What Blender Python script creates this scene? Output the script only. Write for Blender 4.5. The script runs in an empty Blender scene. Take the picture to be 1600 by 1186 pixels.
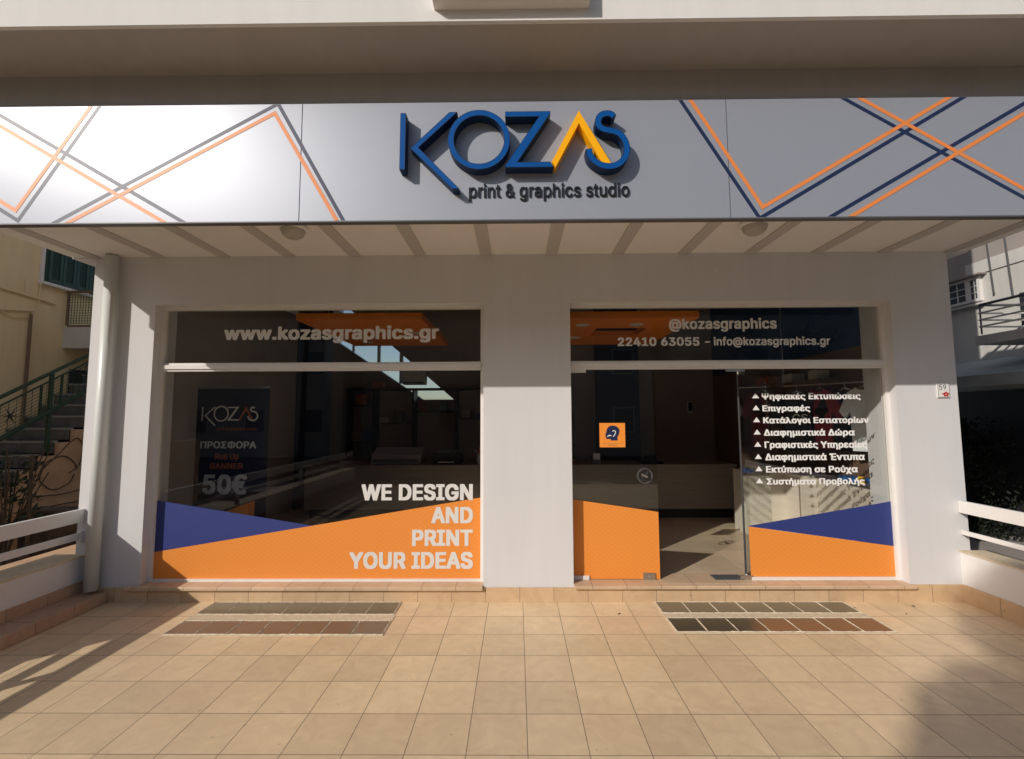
import bpy, bmesh, math, random
from mathutils import Vector, Matrix
R = math.radians
random.seed(7)
sc = bpy.context.scene
COL = sc.collection

# ------------------------------------------------------------------ camera, sky, sun, exposure
cd = bpy.data.cameras.new('camera'); cam = bpy.data.objects.new('camera', cd); COL.objects.link(cam)
cd.sensor_fit = 'HORIZONTAL'; cd.sensor_width = 36.0; cd.lens = 36.0 * 720 / 1600
cd.clip_start = 0.05; cd.clip_end = 500
cam.location = (0, -4.52, 1.75)
cam.rotation_euler = (Matrix.Rotation(R(0.55), 4, 'Z') @ Matrix.Rotation(R(90 + 4.55), 4, 'X') @ Matrix.Rotation(R(-0.24), 4, 'Z')).to_euler()
sc.camera = cam
SUN = Vector((-1.36, -1.333, 1.0)).normalized()          # direction towards the sun
EL = math.asin(SUN.z); AZ = math.atan2(SUN.x, SUN.y)
w = bpy.data.worlds.new('World'); sc.world = w; w.use_nodes = True
nt = w.node_tree; bg = nt.nodes['Background']
sky = nt.nodes.new('ShaderNodeTexSky'); sky.sky_type = 'NISHITA'; sky.sun_disc = False
sky.sun_elevation = EL; sky.sun_rotation = AZ; sky.air_density = 1.0; sky.dust_density = 1.2
nt.links.new(sky.outputs[0], bg.inputs[0]); bg.inputs[1].default_value = 0.10
sl = bpy.data.lights.new('sun', 'SUN'); sl.energy = 3.5; sl.angle = R(0.5); sl.color = (1.0, 0.93, 0.84)
so = bpy.data.objects.new('sun', sl); COL.objects.link(so); so.location = (-6, -8, 12)
so.rotation_euler = SUN.to_track_quat('Z', 'Y').to_euler()
sc.view_settings.view_transform = 'Standard'; sc.view_settings.look = 'None'
sc.view_settings.exposure = -0.12; sc.view_settings.gamma = 1.0
sc.cycles.transparent_max_bounces = 24

# ------------------------------------------------------------------ materials
def newmat(name):
    m = bpy.data.materials.new(name); m.use_nodes = True
    return m, m.node_tree, m.node_tree.nodes['Principled BSDF']
def mat(name, col, rough=0.7, metal=0.0, var=0.0, scale=3.0, bump=0.0, bscale=60.0, spec=0.5, col2=None, detail=4):
    m, t, p = newmat(name)
    p.inputs['Base Color'].default_value = (*col, 1); p.inputs['Roughness'].default_value = rough
    p.inputs['Metallic'].default_value = metal; p.inputs['Specular IOR Level'].default_value = spec
    tc = t.nodes.new('ShaderNodeTexCoord')
    if var > 0 or col2:
        n = t.nodes.new('ShaderNodeTexNoise'); n.inputs['Scale'].default_value = scale; n.inputs['Detail'].default_value = detail
        t.links.new(tc.outputs['Object'], n.inputs['Vector'])
        r = t.nodes.new('ShaderNodeValToRGB'); r.color_ramp.elements[0].position = 0.32; r.color_ramp.elements[1].position = 0.68
        c2 = col2 or tuple(c * (1 - var) for c in col)
        r.color_ramp.elements[0].color = (*c2, 1); r.color_ramp.elements[1].color = (*col, 1)
        t.links.new(n.outputs[0], r.inputs[0]); t.links.new(r.outputs[0], p.inputs['Base Color'])
    if bump > 0:
        n2 = t.nodes.new('ShaderNodeTexNoise'); n2.inputs['Scale'].default_value = bscale; n2.inputs['Detail'].default_value = 5
        t.links.new(tc.outputs['Object'], n2.inputs['Vector'])
        b = t.nodes.new('ShaderNodeBump'); b.inputs['Strength'].default_value = bump; b.inputs['Distance'].default_value = 0.01
        t.links.new(n2.outputs[0], b.inputs['Height']); t.links.new(b.outputs[0], p.inputs['Normal'])
    return m
def math_node(t, op, a, b=None, c=None):
    n = t.nodes.new('ShaderNodeMath'); n.operation = op
    for i, v in enumerate((a, b, c)):
        if v is None: continue
        if isinstance(v, (int, float)): n.inputs[i].default_value = v
        else: t.links.new(v, n.inputs[i])
    return n.outputs[0]
def mixc(t, fac, a, b):
    n = t.nodes.new('ShaderNodeMix'); n.data_type = 'RGBA'
    for i, v in ((0, fac), (6, a), (7, b)):
        if isinstance(v, tuple): n.inputs[i].default_value = v if len(v) == 4 else (*v, 1)
        elif isinstance(v, (int, float)): n.inputs[i].default_value = v
        else: t.links.new(v, n.inputs[i])
    return n.outputs[2]
def tile_mat(name, col, col2, grout, ax, ay, px, py, ox, oy, gw=0.004, rough=0.45):
    """square ceramic tiles: each tile its own shade, soft marbling, recessed grout"""
    m, t, p = newmat(name)
    tc = t.nodes.new('ShaderNodeTexCoord'); s = t.nodes.new('ShaderNodeSeparateXYZ'); t.links.new(tc.outputs['Object'], s.inputs[0])
    o = {'X': s.outputs[0], 'Y': s.outputs[1], 'Z': s.outputs[2]}
    u = math_node(t, 'DIVIDE', math_node(t, 'SUBTRACT', o[ax], ox), px); v = math_node(t, 'DIVIDE', math_node(t, 'SUBTRACT', o[ay], oy), py)
    masks = []
    for q, per in ((u, px), (v, py)):
        f = math_node(t, 'FRACT', q); d = math_node(t, 'MINIMUM', f, math_node(t, 'SUBTRACT', 1.0, f))
        masks.append(math_node(t, 'LESS_THAN', math_node(t, 'MULTIPLY', d, per), gw / 2))
    g = math_node(t, 'MAXIMUM', masks[0], masks[1])
    cb = t.nodes.new('ShaderNodeCombineXYZ'); t.links.new(math_node(t, 'FLOOR', u), cb.inputs[0]); t.links.new(math_node(t, 'FLOOR', v), cb.inputs[1])
    wn = t.nodes.new('ShaderNodeTexWhiteNoise'); t.links.new(cb.outputs[0], wn.inputs[0])
    va = t.nodes.new('ShaderNodeVectorMath'); va.operation = 'ADD'; t.links.new(tc.outputs['Object'], va.inputs[0]); t.links.new(wn.outputs['Color'], va.inputs[1])
    n = t.nodes.new('ShaderNodeTexNoise'); n.inputs['Scale'].default_value = 7; n.inputs['Detail'].default_value = 6; n.inputs['Distortion'].default_value = 1.2
    t.links.new(va.outputs[0], n.inputs['Vector'])
    r = t.nodes.new('ShaderNodeValToRGB'); r.color_ramp.elements[0].position = 0.3; r.color_ramp.elements[1].position = 0.7
    r.color_ramp.elements[0].color = (*col2, 1); r.color_ramp.elements[1].color = (*col, 1); t.links.new(n.outputs[0], r.inputs[0])
    tint = math_node(t, 'MULTIPLY_ADD', wn.outputs['Value'], 0.17, 0.91)
    # faint dirt in large soft spots
    n3 = t.nodes.new('ShaderNodeTexNoise'); n3.inputs['Scale'].default_value = 0.9; n3.inputs['Detail'].default_value = 8; t.links.new(tc.outputs['Object'], n3.inputs['Vector'])
    tint = math_node(t, 'MULTIPLY', tint, math_node(t, 'MULTIPLY_ADD', n3.outputs[0], 0.36, 0.82))
    n4 = t.nodes.new('ShaderNodeTexNoise'); n4.inputs['Scale'].default_value = 26; n4.inputs['Detail'].default_value = 2; t.links.new(tc.outputs['Object'], n4.inputs['Vector'])
    spk = math_node(t, 'GREATER_THAN', n4.outputs[0], 0.735)
    vm = t.nodes.new('ShaderNodeVectorMath'); vm.operation = 'SCALE'; t.links.new(r.outputs[0], vm.inputs[0]); t.links.new(tint, vm.inputs['Scale'])
    c = mixc(t, math_node(t, 'MULTIPLY', spk, 0.35), vm.outputs[0], (0.12, 0.08, 0.05))
    c = mixc(t, g, c, grout); t.links.new(c, p.inputs['Base Color'])
    t.links.new(math_node(t, 'MULTIPLY_ADD', g, 0.4, rough), p.inputs['Roughness'])
    b = t.nodes.new('ShaderNodeBump'); b.inputs['Strength'].default_value = 0.6; b.inputs['Distance'].default_value = 0.003; b.invert = True
    h = math_node(t, 'MULTIPLY_ADD', n.outputs[0], -0.15, g); t.links.new(h, b.inputs['Height']); t.links.new(b.outputs[0], p.inputs['Normal'])
    return m
def vinyl_mat(name, col, col2):
    """printed film with a faint zigzag pattern of its own"""
    m, t, p = newmat(name)
    tc = t.nodes.new('ShaderNodeTexCoord'); s = t.nodes.new('ShaderNodeSeparateXYZ'); t.links.new(tc.outputs['Object'], s.inputs[0])
    z = math_node(t, 'PINGPONG', s.outputs[0], 0.03)
    q = math_node(t, 'FRACT', math_node(t, 'DIVIDE', math_node(t, 'MULTIPLY_ADD', z, 1.3, s.outputs[2]), 0.045))
    k = math_node(t, 'LESS_THAN', math_node(t, 'ABSOLUTE', math_node(t, 'SUBTRACT', q, 0.5)), 0.16)
    t.links.new(mixc(t, k, (*col, 1), (*col2, 1)), p.inputs['Base Color']); p.inputs['Roughness'].default_value = 0.5
    return m
def glass_mat(name, tint, extra=1.0):
    m, t, p = newmat(name); t.nodes.remove(p)
    out = t.nodes['Material Output']
    tr = t.nodes.new('ShaderNodeBsdfTransparent'); tr.inputs[0].default_value = (*tint, 1)
    gl = t.nodes.new('ShaderNodeBsdfGlossy'); gl.inputs['Roughness'].default_value = 0.0; gl.inputs['Color'].default_value = (1, 1, 1, 1)
    fr = t.nodes.new('ShaderNodeFresnel'); ge = t.nodes.new('ShaderNodeNewGeometry')
    t.links.new(math_node(t, 'MULTIPLY_ADD', ge.outputs['Backfacing'], 1 / 1.5 - 1.5, 1.5), fr.inputs[0])
    mx = t.nodes.new('ShaderNodeMixShader'); t.links.new(math_node(t, 'MULTIPLY', fr.outputs[0], extra), mx.inputs[0])
    t.links.new(tr.outputs[0], mx.inputs[1]); t.links.new(gl.outputs[0], mx.inputs[2]); t.links.new(mx.outputs[0], out.inputs[0])
    return m
def brushed(name, col):
    m, t, p = newmat(name)
    p.inputs['Base Color'].default_value = (*col, 1); p.inputs['Metallic'].default_value = 0.24; p.inputs['Specular IOR Level'].default_value = 0.25; p.inputs['Roughness'].default_value = 0.44
    p.inputs['Anisotropic'].default_value = 0.35
    tc = t.nodes.new('ShaderNodeTexCoord'); mp = t.nodes.new('ShaderNodeMapping'); mp.inputs['Scale'].default_value = (1.5, 1, 260)
    n = t.nodes.new('ShaderNodeTexNoise'); n.inputs['Scale'].default_value = 2; n.inputs['Detail'].default_value = 3
    t.links.new(tc.outputs['Object'], mp.inputs[0]); t.links.new(mp.outputs[0], n.inputs['Vector'])
    t.links.new(math_node(t, 'MULTIPLY_ADD', n.outputs[0], 0.12, 0.35), p.inputs['Roughness'])
    t.links.new(mixc(t, n.outputs[0], tuple(c * 0.94 for c in col), tuple(min(1, c * 1.05) for c in col)), p.inputs['Base Color'])
    b = t.nodes.new('ShaderNodeBump'); b.inputs['Strength'].default_value = 0.05; b.inputs['Distance'].default_value = 0.002
    t.links.new(n.outputs[0], b.inputs['Height']); t.links.new(b.outputs[0], p.inputs['Normal'])
    return m
def wood_mat(name, c1, c2, rough=0.5):
    m, t, p = newmat(name)
    tc = t.nodes.new('ShaderNodeTexCoord'); mp = t.nodes.new('ShaderNodeMapping'); mp.inputs['Scale'].default_value = (1.2, 1.2, 22)
    n = t.nodes.new('ShaderNodeTexNoise'); n.inputs['Scale'].default_value = 1.6; n.inputs['Detail'].default_value = 6; n.inputs['Distortion'].default_value = 0.6
    t.links.new(tc.outputs['Object'], mp.inputs[0]); t.links.new(mp.outputs[0], n.inputs['Vector'])
    t.links.new(mixc(t, n.outputs[0], c1, c2), p.inputs['Base Color']); p.inputs['Roughness'].default_value = rough
    return m
def glassblock_mat(name, ca, cb):
    m, t, p = newmat(name)
    tc = t.nodes.new('ShaderNodeTexCoord'); n = t.nodes.new('ShaderNodeTexNoise'); n.inputs['Scale'].default_value = 1.7; n.inputs['Detail'].default_value = 3
    t.links.new(tc.outputs['Object'], n.inputs['Vector'])
    oi = t.nodes.new('ShaderNodeObjectInfo')
    f = math_node(t, 'ADD', math_node(t, 'MULTIPLY', oi.outputs['Random'], 0.7), math_node(t, 'MULTIPLY', n.outputs[0], 0.4))
    t.links.new(mixc(t, f, ca, cb), p.inputs['Base Color'])
    p.inputs['Roughness'].default_value = 0.3; p.inputs['Coat Weight'].default_value = 0.25; p.inputs['Coat Roughness'].default_value = 0.12
    mp = t.nodes.new('ShaderNodeMapping'); mp.inputs['Scale'].default_value = (60, 3, 1); t.links.new(tc.outputs['Object'], mp.inputs[0])
    n2 = t.nodes.new('ShaderNodeTexNoise'); n2.inputs['Scale'].default_value = 1; t.links.new(mp.outputs[0], n2.inputs['Vector'])
    b = t.nodes.new('ShaderNodeBump'); b.inputs['Strength'].default_value = 0.35; b.inputs['Distance'].default_value = 0.004
    t.links.new(n2.outputs[0], b.inputs['Height']); t.links.new(b.outputs[0], p.inputs['Normal'])
    return m
def plaster(name, col, streak=0.06):
    """painted render: fine grain, faint rain streaks and patches"""
    m, t, p = newmat(name)
    tc = t.nodes.new('ShaderNodeTexCoord')
    n = t.nodes.new('ShaderNodeTexNoise'); n.inputs['Scale'].default_value = 1.4; n.inputs['Detail'].default_value = 6; t.links.new(tc.outputs['Object'], n.inputs['Vector'])
    mp = t.nodes.new('ShaderNodeMapping'); mp.inputs['Scale'].default_value = (9, 9, 0.5); t.links.new(tc.outputs['Object'], mp.inputs[0])
    n1 = t.nodes.new('ShaderNodeTexNoise'); n1.inputs['Scale'].default_value = 1; n1.inputs['Detail'].default_value = 5; t.links.new(mp.outputs[0], n1.inputs['Vector'])
    f = math_node(t, 'MULTIPLY_ADD', n1.outputs[0], 0.5, math_node(t, 'MULTIPLY', n.outputs[0], 0.5))
    r = t.nodes.new('ShaderNodeValToRGB'); r.color_ramp.elements[0].position = 0.35; r.color_ramp.elements[1].position = 0.6
    r.color_ramp.elements[0].color = (*[c * (1 - streak) for c in col], 1); r.color_ramp.elements[1].color = (*col, 1)
    t.links.new(f, r.inputs[0]); t.links.new(r.outputs[0], p.inputs['Base Color']); p.inputs['Roughness'].default_value = 0.85; p.inputs['Specular IOR Level'].default_value = 0.3
    n2 = t.nodes.new('ShaderNodeTexNoise'); n2.inputs['Scale'].default_value = 140; n2.inputs['Detail'].default_value = 4; t.links.new(tc.outputs['Object'], n2.inputs['Vector'])
    b = t.nodes.new('ShaderNodeBump'); b.inputs['Strength'].default_value = 0.25; b.inputs['Distance'].default_value = 0.003
    h = math_node(t, 'MULTIPLY_ADD', n.outputs[0], 1.5, n2.outputs[0])
    t.links.new(h, b.inputs['Height']); t.links.new(b.outputs[0], p.inputs['Normal'])
    return m

M = {}
M['wall'] = plaster('wall_paint', (0.67, 0.66, 0.67), 0.045)
M['white'] = mat('white_paint', (0.80, 0.78, 0.76), 0.5, var=0.05, scale=6)
M['frame'] = mat('white_frame', (0.80, 0.77, 0.74), 0.35, var=0.05, scale=9)
M['pipe'] = mat('white_pipe', (0.70, 0.73, 0.71), 0.35)
M['soffit'] = plaster('soffit_paint', (0.80, 0.775, 0.745), 0.04)
M['batten'] = plaster('batten_paint', (0.53, 0.495, 0.47), 0.04)
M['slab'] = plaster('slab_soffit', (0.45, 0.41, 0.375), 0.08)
M['parapet'] = plaster('parapet_paint', (0.76, 0.74, 0.71), 0.05)
M['brushed'] = brushed('brushed_aluminium', (0.335, 0.355, 0.405))
M['dark'] = mat('dark_edge', (0.03, 0.03, 0.035), 0.5)
M['seam'] = mat('seam_grey', (0.10, 0.10, 0.11), 0.5)
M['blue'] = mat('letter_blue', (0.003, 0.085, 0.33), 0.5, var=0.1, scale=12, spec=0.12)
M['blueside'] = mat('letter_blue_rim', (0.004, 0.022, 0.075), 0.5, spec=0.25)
M['yellow'] = mat('letter_yellow', (1.0, 0.46, 0.002), 0.5, spec=0.25)
M['black'] = mat('black', (0.012, 0.012, 0.013), 0.35)
M['lnavy'] = mat('line_navy', (0.012, 0.022, 0.075), 0.45)
M['lorange'] = mat('line_orange', (0.80, 0.25, 0.06), 0.45)
M['vorange'] = vinyl_mat('vinyl_orange', (0.82, 0.28, 0.045), (0.775, 0.258, 0.038))
M['vblue'] = vinyl_mat('vinyl_blue', (0.025, 0.042, 0.20), (0.022, 0.037, 0.185))
M['letter'] = mat('white_lettering', (0.70, 0.69, 0.67), 0.55)
M['letter2'] = mat('white_lettering_bright', (0.85, 0.84, 0.83), 0.55)
M['glass'] = glass_mat('window_glass', (0.93, 0.94, 0.935), 0.6)
M['doorglass'] = glass_mat('door_glass', (0.92, 0.95, 0.94), 1.2)
M['steel'] = mat('steel', (0.62, 0.62, 0.60), 0.3, metal=1.0)
M['tile'] = tile_mat('terrace_tile', (0.80, 0.615, 0.39), (0.70, 0.525, 0.33), (0.24, 0.17, 0.115), 'X', 'Y', 0.322, 0.332, 0.05, -0.66, 0.0045)
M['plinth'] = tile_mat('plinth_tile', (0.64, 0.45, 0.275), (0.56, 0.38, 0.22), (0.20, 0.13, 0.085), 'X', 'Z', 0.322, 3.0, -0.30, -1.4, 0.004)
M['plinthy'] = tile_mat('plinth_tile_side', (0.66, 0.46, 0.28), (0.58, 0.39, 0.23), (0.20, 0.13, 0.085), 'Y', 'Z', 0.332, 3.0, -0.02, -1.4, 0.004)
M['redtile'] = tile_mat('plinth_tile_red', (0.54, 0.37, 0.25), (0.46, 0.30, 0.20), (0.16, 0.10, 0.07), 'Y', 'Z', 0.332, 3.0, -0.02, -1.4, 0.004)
M['sill'] = tile_mat('sill_stone', (0.62, 0.45, 0.30), (0.55, 0.39, 0.25), (0.20, 0.13, 0.085), 'X', 'Y', 0.322, 3.0, -0.26, -1.4, 0.004)
M['floorin'] = tile_mat('shop_floor_tile', (0.66, 0.51, 0.36), (0.60, 0.46, 0.32), (0.62, 0.55, 0.45), 'X', 'Y', 0.45, 0.45, 0.1, 0.2, 0.006, 0.35)
M['cement'] = mat('cream_grout', (0.72, 0.60, 0.43), 0.85, var=0.18, scale=30, bump=0.5)
M['mortar'] = mat('pale_mortar', (0.80, 0.70, 0.54), 0.9, var=0.35, scale=25)
M['block'] = glassblock_mat('glass_block', (0.15, 0.125, 0.08), (0.19, 0.16, 0.11))
M['block2'] = glassblock_mat('glass_block_brown', (0.13, 0.104, 0.07), (0.175, 0.135, 0.09))
M['block3'] = glassblock_mat('glass_block_dark', (0.075, 0.062, 0.038), (0.11, 0.085, 0.055))
M['block4'] = glassblock_mat('glass_block_rust', (0.20, 0.127, 0.072), (0.155, 0.108, 0.066))
M['iwall'] = mat('shop_wall', (0.42, 0.36, 0.33), 0.8, var=0.08, scale=2)
M['iceil'] = mat('shop_ceiling', (0.38, 0.34, 0.31), 0.85)
M['inavy'] = mat('navy_paint', (0.010, 0.022, 0.07), 0.7, var=0.2, scale=2)
M['iblue'] = mat('blue_paint', (0.02, 0.07, 0.22), 0.6, var=0.15, scale=2)
M['iorange'] = mat('orange_raft', (0.90, 0.26, 0.015), 0.6)
M['lamp'] = mat('lamp_glass', (0.46, 0.43, 0.38), 0.35, bump=0.6, bscale=90)
M['counter'] = wood_mat('counter_wood', (0.20, 0.16, 0.125), (0.33, 0.27, 0.22))
M['lightwood'] = wood_mat('display_wood', (0.58, 0.52, 0.43), (0.72, 0.66, 0.56))
M['brown'] = wood_mat('brown_wood', (0.16, 0.10, 0.07), (0.24, 0.15, 0.10))
M['shelfm'] = mat('shelf_black', (0.012, 0.011, 0.011), 0.5)
M['banner'] = mat('banner_navy', (0.010, 0.014, 0.045), 0.5)
M['bgrey'] = mat('banner_print_grey', (0.80, 0.80, 0.80), 0.5)
M['borange'] = mat('banner_print_orange', (0.55, 0.16, 0.06), 0.5)
M['sticker'] = mat('sticker_orange', (0.88, 0.30, 0.04), 0.5)
M['red'] = mat('red', (0.5, 0.03, 0.03), 0.6)
M['cloth_black'] = mat('cloth_black', (0.018, 0.018, 0.022), 0.95, bump=0.8, bscale=18)
M['cloth_red'] = mat('cloth_red', (0.28, 0.035, 0.05), 0.95, bump=0.8, bscale=18)
M['cloth_white'] = mat('cloth_white', (0.75, 0.78, 0.80), 0.95, bump=0.8, bscale=18)
M['yhouse'] = plaster('ochre_render', (0.86, 0.69, 0.42), 0.10)
M['green'] = mat('green_shutter', (0.035, 0.085, 0.07), 0.5, var=0.2, scale=14)
M['greenrail'] = mat('green_rail', (0.022, 0.058, 0.032), 0.45)
M['peach'] = mat('peach_stone', (0.66, 0.43, 0.26), 0.9, var=0.25, scale=3, bump=0.5, bscale=12)
M['greystep'] = mat('grey_marble_step', (0.16, 0.165, 0.165), 0.6, var=0.3, scale=8)
M['nosing'] = mat('step_nosing', (0.30, 0.30, 0.29), 0.6)
M['brownstone'] = mat('brown_stone', (0.20, 0.13, 0.08), 0.95, col2=(0.05, 0.035, 0.025), scale=5, bump=1.0, bscale=9, detail=8)
M['whouse'] = plaster('pale_grey_render', (0.66, 0.65, 0.62), 0.16)
M['greyrender'] = plaster('grey_render', (0.36, 0.32, 0.30), 0.10)
M['canvas'] = mat('awning_canvas', (0.42, 0.46, 0.46), 0.9, var=0.15, scale=5)
M['winglass'] = mat('dark_window_glass', (0.05, 0.07, 0.09), 0.06, spec=1.0)
M['railgrey'] = mat('rail_grey', (0.10, 0.10, 0.11), 0.4)
M['leaf'] = mat('leaf_dark', (0.022, 0.04, 0.016), 0.6, col2=(0.012, 0.02, 0.01), scale=9)
M['leafshade'] = mat('leaf_shade_tone', (0.012, 0.02, 0.009), 0.7, col2=(0.006, 0.010, 0.005), scale=9)  # leaf colour darkened to stand in for shade on the hedge
M['leaf2'] = mat('leaf_olive', (0.07, 0.09, 0.035), 0.6, col2=(0.03, 0.045, 0.015), scale=7)
M['bark'] = mat('bark', (0.10, 0.07, 0.05), 0.95, var=0.4, scale=12, bump=1.0, bscale=20)
M['asphalt'] = mat('asphalt', (0.055, 0.053, 0.05), 0.9, var=0.25, scale=12, bump=0.5, bscale=80)
M['pave'] = tile_mat('pavement', (0.32, 0.29, 0.25), (0.27, 0.24, 0.20), (0.12, 0.10, 0.08), 'X', 'Y', 0.4, 0.4, 0, 0, 0.008, 0.8)
M['earth'] = mat('earth', (0.16, 0.12, 0.085), 0.95, var=0.4, scale=3)
M['grey'] = mat('grey_plastic', (0.30, 0.30, 0.30), 0.5)
M['pwhite'] = mat('white_enamel', (0.78, 0.78, 0.76), 0.3)
M['far'] = plaster('opposite_render', (0.60, 0.55, 0.48), 0.12)
COLS = {}
try:
    FONT = bpy.data.fonts.load(bpy.utils.system_resource('DATAFILES', path='fonts') + '/Inter.woff2')
except Exception:
    FONT = None
def cm(c, rough=0.5):
    if c not in COLS: COLS[c] = mat('colour_%d' % len(COLS), c, rough)
    return COLS[c]

# ------------------------------------------------------------------ mesh builder
class MB:
    def __init__(s): s.v = []; s.f = []; s.mi = []; s.m = 0
    def _add(s, vs, fs):
        n = len(s.v); s.v += [tuple(v) for v in vs]; s.f += [tuple(i + n for i in f) for f in fs]; s.mi += [s.m] * len(fs); return s
    def box(s, x0, x1, y0, y1, z0, z1):
        vs = [(x, y, z) for z in (z0, z1) for y in (y0, y1) for x in (x0, x1)]
        return s._add(vs, [(0, 2, 3, 1), (4, 5, 7, 6), (0, 1, 5, 4), (2, 6, 7, 3), (0, 4, 6, 2), (1, 3, 7, 5)])
    def prism(s, pts, a, b, axis='Y'):
        """extrude a 2D outline (any simple polygon) between a and b along the axis"""
        from mathutils.geometry import tessellate_polygon
        f = {'Y': lambda p, c: (p[0], c, p[1]), 'X': lambda p, c: (c, p[0], p[1]), 'Z': lambda p, c: (p[0], p[1], c)}[axis]
        n = len(pts); vs = [f(p, a) for p in pts] + [f(p, b) for p in pts]
        tri = tessellate_polygon([[Vector((p[0], p[1], 0)) for p in pts]])
        fs = [tuple(t) for t in tri] + [tuple(i + n for i in reversed(t)) for t in tri]
        fs += [(i, (i + 1) % n, (i + 1) % n + n, i + n) for i in range(n)]
        return s._add(vs, fs)
    def ring(s, cx, cz, ro, ri, a, b, n=56, a0=0, a1=360):
        vs = []; full = abs(a1 - a0) >= 360; k = n if full else n + 1
        for i in range(k):
            t = R(a0 + (a1 - a0) * i / n); c, q = math.cos(t), math.sin(t)
            vs += [(cx + ro * c, a, cz + ro * q), (cx + ri * c, a, cz + ri * q), (cx + ro * c, b, cz + ro * q), (cx + ri * c, b, cz + ri * q)]
        fs = []
        for i in range(n):
            p = 4 * i; q = 4 * ((i + 1) % k)
            fs += [(p, q, q + 1, p + 1), (p + 2, p + 3, q + 3, q + 2), (p, p + 2, q + 2, q), (p + 1, q + 1, q + 3, p + 3)]
        return s._add(vs, fs)
    def tube(s, p, q, r, n=12, r2=None):
        p = Vector(p); q = Vector(q); d = (q - p).normalized(); u = d.orthogonal().normalized(); v = d.cross(u); r2 = r if r2 is None else r2
        vs = []
        for c, rr in ((p, r), (q, r2)): vs += [c + (u * math.cos(2 * math.pi * i / n) + v * math.sin(2 * math.pi * i / n)) * rr for i in range(n)]
        fs = [(i, (i + 1) % n, (i + 1) % n + n, i + n) for i in range(n)] + [tuple(range(n))[::-1], tuple(range(n, 2 * n))]
        return s._add(vs, fs)
    def path(s, pts, r, n=8):
        for a, b in zip(pts, pts[1:]): s.tube(a, b, r, n)
        return s
    def lathe(s, prof, n=28, c=(0, 0, 0)):
        vs = []; k = len(prof)
        for i in range(n):
            t = 2 * math.pi * i / n
            vs += [(c[0] + r * math.cos(t), c[1] + r * math.sin(t), c[2] + z) for r, z in prof]
        fs = [(i * k + j, ((i + 1) % n) * k + j, ((i + 1) % n) * k + j + 1, i * k + j + 1) for i in range(n) for j in range(k - 1)]
        return s._add(vs, fs)
    def ribbon(s, pts, wd, a, b):
        """a flat stroke of width wd through 2D points, extruded a..b along Y"""
        L = []; Rr = []
        for i, p in enumerate(pts):
            p = Vector(p); d0 = (p - Vector(pts[i - 1])).normalized() if i else None
            d1 = (Vector(pts[i + 1]) - p).normalized() if i < len(pts) - 1 else None
            d = ((d0 or d1) + (d1 or d0)).normalized(); nrm = Vector((-d.y, d.x))
            base = d0 or d1; k = 1 / max(0.35, nrm.dot(Vector((-base.y, base.x))))
            L.append(p + nrm * wd / 2 * k); Rr.append(p - nrm * wd / 2 * k)
        n = len(pts); vs = [(q.x, y, q.y) for y in (a, b) for q in L + Rr]
        fs = []
        for i in range(n - 1):
            fs += [(i, i + 1, n + i + 1, n + i), (2 * n + i, 3 * n + i, 3 * n + i + 1, 2 * n + i + 1),
                   (i, 2 * n + i, 2 * n + i + 1, i + 1), (n + i, n + i + 1, 3 * n + i + 1, 3 * n + i)]
        fs += [(0, n, 3 * n, 2 * n), (n - 1, 3 * n - 1, 4 * n - 1, 2 * n - 1)]
        return s._add(vs, fs)
    def build(s, name, mats, parent=None, smooth=False, bevel=0, origin=None):
        me = bpy.data.meshes.new(name)
        o3 = Vector(origin) if origin else Vector((0, 0, 0))
        me.from_pydata([tuple(Vector(v) - o3) for v in s.v], [], s.f)
        for m in (mats if isinstance(mats, (list, tuple)) else [mats]): me.materials.append(M[m] if isinstance(m, str) else m)
        for p, i in zip(me.polygons, s.mi): p.material_index = i
        bm = bmesh.new(); bm.from_mesh(me); bmesh.ops.recalc_face_normals(bm, faces=bm.faces)
        if bevel:
            bmesh.ops.remove_doubles(bm, verts=bm.verts, dist=1e-6)
            es = [e for e in bm.edges if len(e.link_faces) == 2 and e.calc_face_angle(0) > 0.6]
            bmesh.ops.bevel(bm, geom=es, offset=bevel, segments=2, profile=0.5, affect='EDGES', clamp_overlap=True)
        bm.to_mesh(me); bm.free()
        if smooth:
            for p in me.polygons: p.use_smooth = True
        o = bpy.data.objects.new(name, me); COL.objects.link(o); o.location = o3
        if parent: o.parent = parent; o.location = o3
        return o
def tag(o, label=None, cat=None, group=None, kind=None):
    if label: o['label'] = label
    if cat: o['category'] = cat
    if group: o['group'] = group
    if kind: o['kind'] = kind
    return o
def thing(name, label, cat, loc=(0, 0, 0), group=None):
    """an Empty that parents the parts; parts are built in world coordinates"""
    o = bpy.data.objects.new(name, None); COL.objects.link(o); o.empty_display_size = 0.2
    o.location = loc
    return tag(o, label, cat, group)
def hang(o, root):
    """parent keeping the world place"""
    o.parent = root; o.matrix_parent_inverse = Matrix.Translation(-root.location)
    return o
def part(mb, name, mats, root, label=None, **k):
    o = mb.build(name, mats, None, **k)
    p = root; off = Vector((0, 0, 0))
    while p is not None: off += p.location; p = p.parent
    o.parent = root; o.location = o.location - off
    if label: o['label'] = label
    return o
def structure(mb, name, mats, label=None, **k):
    o = mb.build(name, mats, None, **k); o['kind'] = 'structure'
    if label: o['label'] = label
    return o
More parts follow.
